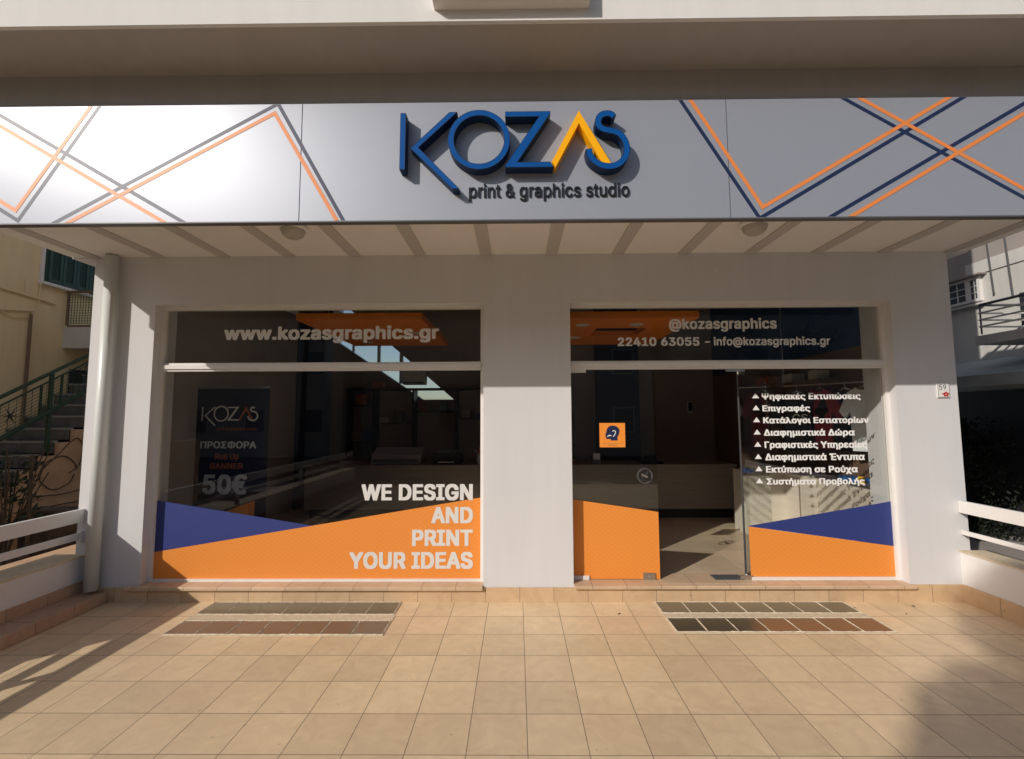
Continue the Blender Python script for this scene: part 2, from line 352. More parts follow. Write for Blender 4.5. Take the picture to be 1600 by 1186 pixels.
def contours(me):
    """closed outlines of a wire mesh, in order"""
    nb = {}
    for e in me.edges:
        a, b = e.vertices; nb.setdefault(a, []).append(b); nb.setdefault(b, []).append(a)
    seen = set(); out = []
    for v in range(len(me.vertices)):
        if v in seen or v not in nb: continue
        loop = [v]; seen.add(v); cur = nb[v][-1] if (v + 1) not in nb[v] else v + 1
        while cur not in seen:
            seen.add(cur); loop.append(cur); nx = [q for q in nb[cur] if q not in seen]
            if not nx: break
            cur = nx[0]
        if len(loop) > 2: out.append([tuple(me.vertices[i].co)[:2] for i in loop])
    return out
def fill(loops, shifts):
    """union of the outlines and their shifted copies, filled once (non-zero winding)"""
    import numpy as np
    from mathutils.geometry import delaunay_2d_cdt
    area = lambda l: sum(l[i][0] * l[(i + 1) % len(l)][1] - l[(i + 1) % len(l)][0] * l[i][1] for i in range(len(l)))
    sg = 1 if area(max(loops, key=lambda l: abs(area(l)))) > 0 else -1
    m = max(abs(q[0]) for q in shifts) + 1e-4
    L = sorted(loops, key=lambda l: min(p[0] for p in l)); groups = []; end = -1e9
    for l in L:
        lo, hi = min(p[0] for p in l), max(p[0] for p in l)
        if lo - m > end + m or not groups: groups.append([])
        groups[-1].append(l); end = max(end, hi) if len(groups[-1]) > 1 else hi
    vs = []; fs = []
    for g in groups:
        pts = []; eds = []
        for dx, dy in shifts:
            for l in g:
                b0 = len(pts); pts += [(p[0] + dx, p[1] + dy) for p in l]; n = len(l)
                eds += [(b0 + i, b0 + (i + 1) % n) for i in range(n)]
        ov, oe, of = delaunay_2d_cdt([Vector(p) for p in pts], eds, [], 0, 1e-6, False)[:3]
        P = np.array(pts); A = P[[e[0] for e in eds]]; Bq = P[[e[1] for e in eds]]
        C = np.array([[sum(ov[i].x for i in f) / 3, sum(ov[i].y for i in f) / 3] for f in of])
        cx, cy = C[:, 0:1], C[:, 1:2]
        up = (A[:, 1] <= cy) & (Bq[:, 1] > cy); dn = (A[:, 1] > cy) & (Bq[:, 1] <= cy)
        side = (Bq[:, 0] - A[:, 0]) * (cy - A[:, 1]) - (cx - A[:, 0]) * (Bq[:, 1] - A[:, 1])
        wnd = ((up & (side > 0)).astype(int) - (dn & (side < 0)).astype(int)).sum(axis=1) * sg
        base = len(vs); vs += [(v.x, v.y) for v in ov]
        fs += [tuple(base + i for i in f) for f, k in zip(of, wnd) if k > 0]
    return vs, fs
def textpart(body, name, m, root, box, y=None, plane='Y', th=0.002, bold=0.0, lines=None, space=1.0, flip=False, xf=None):
    """lettering as a thin mesh fitted to box = (x0, x1, z0, z1), its back at y"""
    cu = bpy.data.curves.new('t', 'FONT'); cu.body = body; cu.size = 1; cu.space_character = space + bold * 1.2
    cu.resolution_u = 3
    if FONT: cu.font = FONT
    cu.fill_mode = 'NONE'
    ob = bpy.data.objects.new('t', cu); COL.objects.link(ob)
    bpy.context.view_layer.update()
    me0 = bpy.data.meshes.new_from_object(ob.evaluated_get(bpy.context.evaluated_depsgraph_get()))
    bpy.data.objects.remove(ob); bpy.data.curves.remove(cu)
    loops = contours(me0); bpy.data.meshes.remove(me0)
    bd = bold
    xs = [p[0] for l in loops for p in l]; ys = [p[1] for l in loops for p in l]
    x0, x1, z0, z1 = box; sx = (x1 - x0) / (max(xs) - min(xs) + 2 * bd); sy = (z1 - z0) / (max(ys) - min(ys) + 1.2 * bd)
    mnx, mny = min(xs) - bd, min(ys) - 0.6 * bd
    shifts = [(0, 0)] + ([(bd * i, 0.6 * bd * j) for i in (-1, 0, 1) for j in (-1, 0, 1) if i or j] if bd else [])
    vs, fs = fill(loops, shifts)
    bm = bmesh.new()
    nv = [bm.verts.new((x0 + (p[0] - mnx) * sx, y, z0 + (p[1] - mny) * sy)) for p in vs]
    for f in fs: bm.faces.new([nv[j] for j in f])
    bmesh.ops.delete(bm, geom=[v for v in bm.verts if not v.link_faces], context='VERTS')
    r = bmesh.ops.extrude_face_region(bm, geom=bm.faces[:])
    for e in r['geom']:
        if isinstance(e, bmesh.types.BMVert): e.co.y -= th
    if xf:
        for v in bm.verts: v.co = xf(v.co)
    bmesh.ops.recalc_face_normals(bm, faces=bm.faces)
    me = bpy.data.meshes.new(name); bm.to_mesh(me); bm.free()
    me.materials.append(M[m] if isinstance(m, str) else m)
    o = bpy.data.objects.new(name, me); COL.objects.link(o)
    p = root; off = Vector((0, 0, 0))
    while p is not None: off += p.location; p = p.parent
    o.parent = root; o.location = -off
    return o

# ================================================================== GROUND
# terrace: pieces round the two rows of pavement lights
T = MB(); T.box(-4.45, 4.45, -7.2, 0.0, -0.25, 0.0)
structure(T, 'terrace_floor', 'tile')
structure(MB().box(-120, 120, -9.2, 140, -0.60, -0.42), 'ground', 'earth')
structure(MB().box(-8.0, -4.47, -7.2, 0.3, -0.4195, -0.36), 'bounce_path', 'cement')  # pale paving added to bounce light onto the yellow house
structure(MB().box(-120, 120, -9.2, -7.25, -0.42, -0.16), 'pavement', 'pave')
structure(MB().box(-120, 120, -140, -9.25, -0.62, -0.30), 'road', 'asphalt')

# ================================================================== SHOP BUILDING
B = thing('shop_building', 'white two storey shop building with deep canopy, tiled plinth and two glazed shop openings', 'building', (0, 0, 0))
wl = MB()
XL, XR = -4.26, 4.29
wl.box(XL, -3.62, 0, 0.3, 0, 3.36); wl.box(-0.325, 0.535, 0, 0.3, 0, 2.88); wl.box(3.70, XR, 0, 0.3, 0, 3.36)
wl.box(-3.62, 3.70, 0, 0.3, 2.88, 3.36)
wl.box(-3.62, -0.325, 0.0, 0.3, 0, 0.125); wl.box(0.535, 3.70, 0.0, 0.3, 0, 0.125)
part(wl, 'wall', 'wall', B)
part(MB().box(-4.5, 4.5, 0, 0.3, 3.36, 9.5).box(-4.5, -4.2, 0.3, 6.5, 4.26, 9.5).box(4.2, 4.5, 0.3, 6.5, 3.36, 9.5), 'upper_wall', 'wall', B)
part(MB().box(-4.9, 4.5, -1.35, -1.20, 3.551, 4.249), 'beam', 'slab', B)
can = part(MB().box(-4.5, 4.5, -1.36, 0, 3.372, 3.55), 'canopy', 'soffit', B)
xs = [-4.26 + 0.66 * k for k in range(14)]
bt = MB()
for x in xs: bt.box(x - 0.055, x + 0.055, -1.36, 0, 3.36, 3.3715)
part(bt, 'soffit_battens', 'batten', can)
edge = MB().box(-4.5, 4.5, -1.365, -1.33, 3.345, 3.372)
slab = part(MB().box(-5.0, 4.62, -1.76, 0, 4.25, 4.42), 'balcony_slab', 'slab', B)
pp = MB().box(-5.0, 4.62, -1.79, -1.761, 4.25, 5.35)
part(pp, 'balcony_parapet', 'parapet', B)
part(MB().box(-0.51, 0.47, -1.875, -1.791, 4.325, 5.3), 'parapet_box', 'parapet', B)
# tiled plinth, sills
pl = MB(); pl.box(XL + 0.02, -3.72, -0.022, 0, 0, 0.13); pl.box(-3.72, -0.32, -0.022, 0, 0, 0.112); pl.box(-0.32, 0.535, -0.022, 0, 0, 0.13)
pl.box(0.535, 3.74, -0.022, 0, 0, 0.125); pl.box(3.74, XR - 0.1, -0.022, 0, 0, 0.155)
part(pl, 'plinth', 'plinth', B)
part(MB().box(-3.73, -0.325, -0.055, 0.0, 0.112, 0.150).box(-3.618, -0.327, 0.0, 0.3, 0.126, 0.150), 'sill', 'sill', B, bevel=0.008)
part(MB().box(0.535, 3.73, -0.055, 0.0, 0.1251, 0.1605).box(0.537, 3.698, 0.0, 0.3, 0.1252, 0.1605), 'threshold', 'sill', B, bevel=0.008)

GY = 0.12            # plane of the shop glazing
def frame_mb(x0, x1, z0, z1, wv=0.035, tr=None, bottom=True, right=True, left=True):
    f = MB(); y0, y1 = GY - 0.03, GY + 0.03
    if left: f.box(x0, x0 + wv, y0, y1, z0, z1)
    if right: f.box(x1 - wv, x1, y0, y1, z0, z1)
    a = x0 + (wv if left else 0); b = x1 - (wv if right else 0)
    f.box(a, b, y0, y1, z1 - wv, z1)
    if bottom: f.box(a, b, y0 + 0.005, y1, z0, z0 + 0.022)
    if tr:
        f.box(a, b, y0 - 0.004, y1, tr[0], tr[0] + 0.022); f.box(a, b, y0 - 0.02, y1, tr[0] + 0.0225, tr[1] - 0.022); f.box(a, b, y0 + 0.004, y1, tr[1] - 0.0215, tr[1])
    return f
# ---- left window
W1 = part(frame_mb(-3.62, -0.325, 0.150, 2.88, tr=(2.215, 2.30)), 'window', 'frame', B, 'left shop window with white frame, orange and blue film and slogan')
W1.location.x = 0
part(MB().box(-3.585, -0.36, GY + 0.002, GY + 0.006, 0.172, 2.215), 'pane', 'glass', W1)
part(MB().box(-3.585, -0.36, GY + 0.002, GY + 0.006, 2.30, 2.845), 'transom_pane', 'glass', W1)
vy = GY - 0.0015
def film(mb_pts, name, m, root, y=vy, th=0.0012, label=None):
    return part(MB().prism(mb_pts, y - th, y, 'Y'), name, m, root, label)
film([(-3.585, 0.928), (-2.043, 0.682), (-2.02, 0.679), (-3.585, 0.428)], 'film', 'vblue', W1, label='dark blue film triangle')
film([(-3.585, 0.426), (-0.36, 0.948), (-0.36, 0.172), (-3.585, 0.172)], 'film', 'vorange', W1, label='orange film with rising top edge')
ty = vy - 0.0016
for s, bx in (('WE DESIGN', (-1.544, -0.438, 0.921, 1.082)), ('AND', (-0.847, -0.437, 0.70, 0.857)), ('PRINT', (-1.035, -0.437, 0.482, 0.638)), ('YOUR IDEAS', (-1.651, -0.436, 0.262, 0.425))):
    textpart(s, 'lettering', 'letter', W1, bx, ty, th=0.001, bold=0.038)
textpart('www.kozasgraphics.gr', 'lettering', 'letter', W1, (-2.990, -0.786, 2.501, 2.679), ty, th=0.001, bold=0.036)
# ---- right shop front: transom + fixed pane
W2 = part(frame_mb(0.535, 3.70, 0.1605, 2.88, tr=(2.215, 2.30), bottom=False, left=False), 'window', 'frame', B, 'right shop window with white frame and list of services in Greek')
part(MB().box(2.27, 3.665, GY - 0.022, GY + 0.026, 0.1607, 0.186), 'bottom_rail', 'frame', W2)
part(MB().box(0.537, 3.665, GY + 0.002, GY + 0.006, 2.30, 2.845), 'transom_pane', 'glass', W2)
part(MB().box(2.262, 3.665, GY + 0.002, GY + 0.010, 0.187, 2.215), 'pane', 'glass', W2)
film([(2.27, 0.669), (3.665, 0.901), (3.665, 0.475), (2.27, 0.664)], 'film', 'vblue', W2, label='dark blue film triangle')
film([(2.27, 0.662), (3.665, 0.473), (3.665, 0.187), (2.27, 0.187)], 'film', 'vorange', W2, label='orange film with falling top edge')
textpart('@kozasgraphics', 'lettering', 'letter', W2, (1.552, 2.640, 2.594, 2.734), ty, th=0.001, bold=0.03)
textpart('22410 63055 -', 'lettering', 'letter', W2, (1.029, 1.961, 2.452, 2.541), ty, th=0.001, bold=0.033)
textpart('info@kozasgraphics.gr', 'lettering', 'letter', W2, (1.998, 3.168, 2.431, 2.541), ty, th=0.001, bold=0.026)
rows = [('Ψηφιακές Εκτυπώσεις', 2.454, 3.436, 1.890, 1.971), ('Επιγραφές', 2.456, 2.929, 1.772, 1.850), ('Κατάλογοι Εστιατορίων', 2.458, 3.504, 1.653, 1.730),
        ('Διαφημιστικά Δώρα', 2.458, 3.356, 1.529, 1.611), ('Γραφιστικές Υπηρεσίες', 2.460, 3.471, 1.408, 1.491), ('Διαφημιστικά Έντυπα', 2.461, 3.439, 1.287, 1.372),
        ('Εκτύπωση σε Ρούχα', 2.463, 3.363, 1.168, 1.250), ('Συστήματα Προβολής', 2.464, 3.424, 1.052, 1.130)]
for s, x0, x1, z0, z1 in rows:
    textpart(s, 'lettering', 'letter2', W2, (x0, x1, z0, z1), ty, th=0.001, bold=0.033)
    zb = z0 + (z1 - z0) * 0.36
    part(MB().prism([(2.358, zb), (2.428, zb), (2.393, zb + 0.049)], ty - 0.001, ty), 'bullet', 'letter2', W2)
# ---- glass doors
D1 = part(MB().box(0.55, 1.392, GY + 0.003, GY + 0.013, 0.1635, 2.213), 'door', 'doorglass', B, 'closed frameless glass door leaf with orange film and orange sticker')
film([(0.552, 0.928), (1.390, 0.805), (1.390, 0.166), (0.552, 0.166)], 'film', 'vorange', D1)
hb = MB().box(1.222, 1.342, GY - 0.016, GY - 0.004, 0.162, 0.226).box(1.222, 1.342, GY + 0.015, GY + 0.025, 0.162, 0.226).box(1.222, 1.342, GY - 0.004, GY + 0.015, 0.1612, 0.1632)
hb.tube((1.29, GY - 0.03, 0.188), (1.29, GY - 0.015, 0.188), 0.012)
part(hb, 'patch_lock', 'steel', D1, bevel=0.002)
part(MB().box(0.545, 0.70, GY - 0.016, GY - 0.003, 2.185, 2.232).box(0.545, 0.70, GY + 0.014, GY + 0.025, 2.185, 2.213), 'top_hinge', 'frame', D1, bevel=0.002)
part(MB().box(0.545, 0.70, GY - 0.018, GY - 0.004, 0.162, 0.20), 'bottom_hinge', 'frame', D1, bevel=0.002)
hm = MB(); hc = (1.268, 1.155)
for y in (GY - 0.012, GY + 0.016): hm.ring(hc[0], hc[1], 0.074, 0.068, y, y + 0.006, 32)
for a in (45, 135, 225, 315): hm.ribbon([(hc[0], hc[1]), (hc[0] + 0.068 * math.cos(R(a)), hc[1] + 0.068 * math.sin(R(a)))], 0.010, GY + 0.017, GY + 0.021)
part(hm, 'handle_ring', 'railgrey', D1); hm = MB()
hm.tube((hc[0], GY - 0.06, hc[1]), (hc[0], GY + 0.04, hc[1]), 0.013, 16)
hm.tube((hc[0] - 0.05, GY - 0.07, hc[1] + 0.02), (hc[0] + 0.005, GY - 0.058, hc[1]), 0.009, 12)
part(hm, 'handle', 'steel', D1, smooth=False)
stx0, stx1, stz0, stz1 = 0.827, 1.082, 1.437, 1.678
stk = part(MB().box(stx0, stx1, vy - 0.002, vy + 0.001, stz0, stz1), 'sticker', 'sticker', D1, 'square orange sticker with a masked head in profile')
hd = [(0.30, 0.30), (0.30, 0.33), (0.25, 0.36), (0.235, 0.40), (0.25, 0.43), (0.215, 0.47), (0.24, 0.53), (0.23, 0.60), (0.25, 0.70), (0.30, 0.80), (0.38, 0.87), (0.48, 0.90), (0.60, 0.89), (0.70, 0.84), (0.765, 0.75), (0.78, 0.65), (0.76, 0.55), (0.71, 0.46), (0.69, 0.40), (0.71, 0.30), (0.44, 0.28), (0.42, 0.35), (0.35, 0.36)]
hd = [(0.44, 0.28), (0.71, 0.28), (0.69, 0.40), (0.72, 0.47), (0.765, 0.56), (0.785, 0.66), (0.765, 0.76), (0.70, 0.84), (0.60, 0.885), (0.48, 0.895), (0.38, 0.86), (0.31, 0.79), (0.275, 0.70), (0.265, 0.62), (0.215, 0.50), (0.245, 0.47), (0.235, 0.43), (0.25, 0.40), (0.25, 0.36), (0.30, 0.335), (0.42, 0.35)]
sw, sh = stx1 - stx0, stz1 - stz0
P2 = lambda p: (stx0 + p[0] * sw, stz0 + p[1] * sh)
part(MB().prism([P2(p) for p in hd], vy - 0.0032, vy - 0.0021), 'head_symbol', 'lnavy', stk)
part(MB().ribbon([P2(p) for p in [(0.50, 0.66), (0.58, 0.69), (0.63, 0.64), (0.61, 0.55), (0.56, 0.47), (0.52, 0.44)]], 0.007, vy - 0.0045, vy - 0.0034)
     .ribbon([P2(p) for p in [(0.30, 0.44), (0.38, 0.49), (0.46, 0.48)]], 0.009, vy - 0.0045, vy - 0.0034), 'mask_symbol', 'letter2', stk)
textpart('μάσκα', 'lettering', 'brown', stk, (stx0 + 0.34 * sw, stx0 + 0.68 * sw, stz0 + 0.05 * sh, stz0 + 0.125 * sh), vy - 0.0021, th=0.0008)
part(MB().box(stx0 + 0.1 * sw, stx0 + 0.92 * sw, vy - 0.0029, vy - 0.0021, stz0 + 0.155 * sh, stz0 + 0.163 * sh), 'rule', 'brown', stk)
# open leaf, swung in from the fixed pane
hx, hy = 2.235, GY + 0.02; an = math.atan2(0.60, 0.60)
def leaf(a, b, t0, t1, z0, z1):   # box along the open leaf
    d = Vector((math.cos(an), math.sin(an))); n = Vector((-d.y, d.x))
    m = MB(); pts = [(hx + d.x * s + n.x * q, hy + d.y * s + n.y * q) for s, q in ((a, t0), (b, t0), (b, t1), (a, t1))]
    m.prism(pts, z0, z1, 'Z'); return m
D2 = part(leaf(0.0, 0.85, -0.005, 0.005, 0.172, 2.20), 'door', 'doorglass', B, 'open frameless glass door leaf swung into the shop')
part(leaf(-0.03, 0.15, -0.018, -0.0055, 0.163, 0.215), 'bottom_hinge', 'steel', D2)
part(leaf(-0.03, 0.15, -0.018, -0.0055, 2.16, 2.212), 'top_hinge', 'steel', D2)
part(leaf(-0.012, -0.001, -0.008, 0.008, 0.172, 2.20), 'edge_seal', 'dark', D2)
part(MB().box(1.92, 2.20, 0.10, 0.24, 0.1606, 0.1665), 'floor_spring_cover', 'railgrey', B)
part(MB().box(2.16, 2.275, GY - 0.02, GY - 0.004, 0.162, 0.205), 'pivot_fitting', 'steel', B, bevel=0.002)
part(MB().box(2.10, 2.29, GY - 0.02, GY - 0.0005, 2.188, 2.229), 'pivot_fitting', 'steel', B, bevel=0.002)

# ---- shop interior shell
part(MB().box(-3.9, 4.05, 0.3, 5.2, 0.0, 0.150), 'inner_floor', 'floorin', B)
part(MB().box(-4.1, 4.25, 0.3, 5.4, 4.15, 4.25), 'ceiling', 'iceil', B)
# left wall with a high window, back wall with the stair window band
lw = MB(); lw.box(-4.1, -3.9, 0.3, 5.4, 0.0, 3.55); lw.box(-4.1, -3.9, 0.3, 2.80, 3.55, 4.15); lw.box(-4.1, -3.9, 3.62, 5.4, 3.55, 4.15)
part(lw, 'inner_wall', 'iwall', B)
part(MB().box(-4.05, -3.97, 3.10, 3.15, 3.551, 4.149).box(-4.05, -3.97, 2.801, 3.1, 3.551, 3.585).box(-4.05, -3.97, 3.15, 3.619, 3.551, 3.585), 'high_window', 'frame', B)
bk = MB()
bk.prism([(-3.9, 0.15), (4.05, 0.15), (4.05, 2.10), (-1.30, 2.10), (-1.95, 2.10), (-3.9, 3.42)], 5.0, 5.2)
bk.prism([(-1.30, 2.101), (4.05, 2.101), (4.05, 4.149), (-3.66, 4.149)], 5.0, 5.2)
part(bk, 'back_wall', 'iwall', B)
for a_ in ((-2.92, -2.86, 2.76, 3.50), (-2.45, -2.38, 2.44, 3.08), (-3.45, -3.41, 3.12, 3.92)): part(MB().box(a_[0], a_[1], 5.06, 5.12, a_[2], a_[3]), 'window_mullion', 'frame', B)
rw = MB(); rw.box(4.05, 4.25, 0.3, 5.4, 0, 2.56)
part(rw, 'inner_wall', 'brown', B)
part(MB().box(4.05, 4.25, 0.3, 5.4, 2.5605, 4.15), 'inner_wall', 'iblue', B)
part(MB().box(3.702, 4.049, 0.301, 0.42, 0.151, 4.149), 'inner_pier', 'wall', B)
part(MB().box(-3.88, -3.38, 3.55, 3.85, 0.1505, 4.149), 'pillar', 'inavy', B, 'navy pillar in the left back corner')
part(MB().box(1.62, 2.45, 4.70, 4.998, 0.1505, 4.149), 'pillar', 'inavy', B, 'navy pillar behind the counter')
part(MB().box(2.45, 2.60, 4.85, 4.998, 0.1505, 4.149), 'wall_strip', 'iceil', B)

# ================================================================== SIGN
S = thing('shop_sign', 'long brushed metal fascia sign with raised blue and yellow letters above the shopfront', 'sign', (0, -1.40, 3.1))
SY = -1.42
pb, ptp = 3.112, 3.972
for a, b in ((-4.28, -1.515), (-1.509, 1.484), (1.490, 4.55)):
    part(MB().box(a, b, SY, SY + 0.035, pb, ptp), 'panel', 'brushed', S)
part(MB().box(-4.27, 4.54, SY + 0.036, SY + 0.055, pb + 0.01, ptp - 0.01).box(-4.29, 4.56, SY - 0.003, SY + 0.05, pb - 0.010, pb - 0.001), 'backing_frame', 'seam', S)
part(MB().box(-4.27, -4.23, SY + 0.056, -0.9, pb, 3.37), 'side_return', 'seam', S)
def clip(poly, lo, hi, xlo, xhi):
    def cut(poly, f):
        out = []
        for i, p in enumerate(poly):
            q = poly[(i + 1) % len(poly)]; a, b = f(p), f(q)
            if a >= 0: out.append(p)
            if (a >= 0) != (b >= 0):
                t = a / (a - b); out.append((p[0] + (q[0] - p[0]) * t, p[1] + (q[1] - p[1]) * t))
        return out
    for f in (lambda p: p[1] - lo, lambda p: hi - p[1], lambda p: p[0] - xlo, lambda p: xhi - p[0]):
        poly = cut(poly, f)
        if len(poly) < 3: return None
    return poly
def stripe(paths, y, wd):
    m = MB()
    for pts in paths:
        L = []; Q = []
        for i, p in enumerate(pts):
            p = Vector(p); d0 = (p - Vector(pts[i - 1])).normalized() if i else None
            d1 = (Vector(pts[i + 1]) - p).normalized() if i < len(pts) - 1 else None
            d = ((d0 or d1) + (d1 or d0)).normalized(); n = Vector((-d.y, d.x)); b = d0 or d1; k = 1 / n.dot(Vector((-b.y, b.x)))
            L.append(tuple(p + n * wd / 2 * k)); Q.append(tuple(p - n * wd / 2 * k))
        for i in range(len(pts) - 1):
            c = clip([L[i], L[i + 1], Q[i + 1], Q[i]], pb + 0.002, ptp - 0.002, -4.27, 4.54)
            if c: m.prism(c, y - 0.0002, y)
    return m
NAVY = [[(-4.27, 4.255), (-2.352, 3.128), (-2.25, 3.07)], [(-4.27, 3.61), (-3.492, 3.132), (-2.933, 4.029)], [(-3.40, 3.02), (-1.687, 3.975), (-1.176, 3.07)],
        [(1.120, 4.05), (1.685, 3.104), (3.30, 4.06)], [(2.20, 4.04), (4.5, 2.62)], [(2.05, 3.04), (4.5, 4.46)]]
ORNG = [[(-4.27, 4.18), (-2.478, 3.123), (-2.38, 3.066)], [(-4.27, 3.66), (-3.514, 3.205), (-3.012, 4.004)], [(-3.25, 3.05), (-1.709, 3.905), (-1.22, 3.07)],
        [(1.19, 4.05), (1.709, 3.184), (3.20, 4.06)], [(2.30, 4.05), (4.5, 2.68)], [(2.19, 3.04), (4.5, 4.40)]]
for i, p in enumerate(NAVY): part(stripe([p], SY - 0.0003 - 0.00015 * i, 0.026), 'stripe', 'lnavy', S)
for i, p in enumerate(ORNG): part(stripe([p], SY - 0.0013 - 0.00015 * i, 0.026), 'stripe', 'lorange', S)

def catmull(pts, k=6):
    P = [pts[0]] + pts + [pts[-1]]; out = []
    for i in range(1, len(P) - 2):
        for j in range(k):
            t = j / k; a, b, c, d = P[i - 1], P[i], P[i + 1], P[i + 2]
            out.append(tuple(0.5 * (2 * b[q] + (c[q] - a[q]) * t + (2 * a[q] - 5 * b[q] + 4 * c[q] - d[q]) * t * t + (3 * b[q] - a[q] - 3 * c[q] + d[q]) * t ** 3) for q in (0, 1)))
    out.append(pts[-1]); return out
GL = {'K1': [(133, 65), (166, 65), (164, 402), (131, 402)],
      'K2': [(428, 62), (475, 62), (243, 272), (490, 519), (447, 519), (195, 276)],
      'Z': [(763, 62), (1035, 62), (1035, 74), (836, 364), (1030, 364), (1050, 396), (763, 396), (763, 384), (965, 94), (763, 94)],
      'A': [(1205, 60), (1393, 376), (1340, 376), (1205, 134), (1062, 396), (1040, 364)]}
SP = catmull([(1414, 100), (1398, 84), (1370, 79), (1340, 88), (1322, 112), (1322, 145), (1342, 168), (1380, 180), (1420, 188), (1455, 210), (1479, 248), (1488, 292), (1476, 338), (1443, 376), (1396, 393), (1345, 389), (1300, 366), (1270, 330), (1260, 290)])
def logo(fit, y0, y1, root, m_main, m_a, names='letter'):
    """K, O, Z, A without a bar, S; fit maps the drawing (u, v) to (x, z)"""
    s = abs(fit((1, 0))[0] - fit((0, 0))[0])
    f = lambda ps: [fit(p) for p in ps]
    obs = []
    obs.append(part(MB().prism(f(GL['K1']), y0, y1).prism(f(GL['K2']), y0, y1), names, m_main, root))
    c = fit((606, 228)); obs.append(part(MB().ring(c[0], c[1], 186 * s, 151 * s, y0, y1), names, m_main, root))
    obs.append(part(MB().prism(f(GL['Z']), y0, y1), names, m_main, root))
    obs.append(part(MB().prism(f(GL['A']), y0 + (0.002 if y1 - y0 > 0.02 else 0), y1), names, m_a, root))
    obs.append(part(MB().ribbon(f(SP), 37 * s, y0 - (0.001 if y1 - y0 > 0.02 else 0), y1), names, m_main, root))
    return obs
fit = lambda p: (-0.943 + p[0] * 0.001146, 3.915 - p[1] * 0.00120)
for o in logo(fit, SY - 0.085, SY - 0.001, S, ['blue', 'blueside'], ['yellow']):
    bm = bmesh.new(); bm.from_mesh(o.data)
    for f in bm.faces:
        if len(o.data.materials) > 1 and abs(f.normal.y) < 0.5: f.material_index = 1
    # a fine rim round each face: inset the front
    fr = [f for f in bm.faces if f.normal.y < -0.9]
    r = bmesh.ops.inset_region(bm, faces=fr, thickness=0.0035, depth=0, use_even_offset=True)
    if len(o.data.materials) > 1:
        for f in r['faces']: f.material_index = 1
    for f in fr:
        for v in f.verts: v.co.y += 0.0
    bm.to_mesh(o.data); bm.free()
textpart('print & graphics studio', 'tagline', 'black', S, (-0.324, 0.790, 3.240, 3.366), SY - 0.001, th=0.010, bold=0.010)

# ---- soffit lamps, one kind
def lamp(x):
    t = thing('ceiling_lamp', '', 'lamp', (x, -0.72, 3.371), 'round bulkhead lamps under the canopy')
    part(MB().lathe([(0.0, 3.371), (0.118, 3.371), (0.122, 3.352), (0.112, 3.338), (0.10, 3.338)], 36, (x, -0.72, 0)), 'base', 'pwhite', t, smooth=True)
    part(MB().lathe([(0.099, 3.345), (0.098, 3.325), (0.085, 3.295), (0.058, 3.274), (0.02, 3.265), (0.0, 3.264)], 36, (x, -0.72, 0)), 'shade', 'lamp', t, smooth=True)
    return t
lamp(-1.90)['label'] = 'round lamp under the canopy near the bright left end of the sign'
lamp(2.02)['label'] = 'round lamp under the canopy below the V of navy and orange lines'

# ---- downpipe
DP = thing('drainpipe', 'white round downpipe on the left edge of the shop wall', 'drainpipe', (-4.08, -0.07, 0))
part(MB().tube((-4.02, -0.075, 0.131), (-4.02, -0.075, 3.36), 0.056, 28), 'pipe', 'pipe', DP, smooth=True)
part(MB().box(-4.04, -4.00, -0.0195, -0.0005, 1.5, 1.53), 'bracket', 'pipe', DP)
# ---- house number
NP = thing('house_number_plaque', 'small white plaque with number 59 and a red flower on the right pier', 'plaque', (4.15, 0, 1.98))
part(MB().box(4.085, 4.205, -0.012, -0.0005, 1.91, 2.058), 'plate', 'pwhite', NP, bevel=0.003)
part(MB().box(4.089, 4.201, -0.0145, -0.0125, 1.914, 1.918).box(4.089, 4.201, -0.0145, -0.0125, 2.050, 2.054).box(4.089, 4.093, -0.0145, -0.0125, 1.9182, 2.0498).box(4.197, 4.201, -0.0145, -0.0125, 1.9182, 2.0498), 'border', 'grey', NP)
textpart('59', 'number', 'dark', NP, (4.105, 4.172, 1.988, 2.040), -0.0125, th=0.001)
fl = MB()
for k in range(5):
    a = R(90 + 72 * k); fl.prism([(4.165 + 0.018 * math.cos(a) + 0.013 * math.cos(R(60 * j)), 1.945 + 0.015 * math.sin(a) + 0.011 * math.sin(R(60 * j))) for j in range(6)], -0.0140 - 0.0003 * k, -0.0125)
fl.ribbon([(4.125, 1.948), (4.15, 1.944)], 0.006, -0.0136, -0.0125)
part(fl, 'flower', 'red', NP)

# ================================================================== LOW WALLS AND RAILS
LW = thing('low_wall', 'white low wall in shade on the left side of the terrace with reddish tiled ledge', 'wall', (-4.3, -2, 0), 'low walls either side of the terrace')
part(MB().box(-4.45, -4.16, -7.2, -0.001, 0.0, 0.425), 'wall', 'white', LW)
part(MB().box(-4.46, -4.15, -7.2, -0.002, 0.4255, 0.441), 'coping', 'cement', LW)
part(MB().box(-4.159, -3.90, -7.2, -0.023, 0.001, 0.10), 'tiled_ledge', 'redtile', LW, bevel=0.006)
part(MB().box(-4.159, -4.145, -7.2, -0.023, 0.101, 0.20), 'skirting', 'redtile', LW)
RW = thing('low_wall', 'sunlit white low wall on the right side of the terrace with beige skirting tiles', 'wall', (4.3, -2, 0), 'low walls either side of the terrace')
part(MB().box(4.19, 4.45, -7.2, -0.001, 0.0, 0.455), 'wall', 'white', RW)
part(MB().box(4.18, 4.46, -7.2, -0.002, 0.4555, 0.468), 'coping', 'cement', RW)
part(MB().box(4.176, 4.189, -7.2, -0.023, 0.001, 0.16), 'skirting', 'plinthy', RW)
rd = random.Random(12)
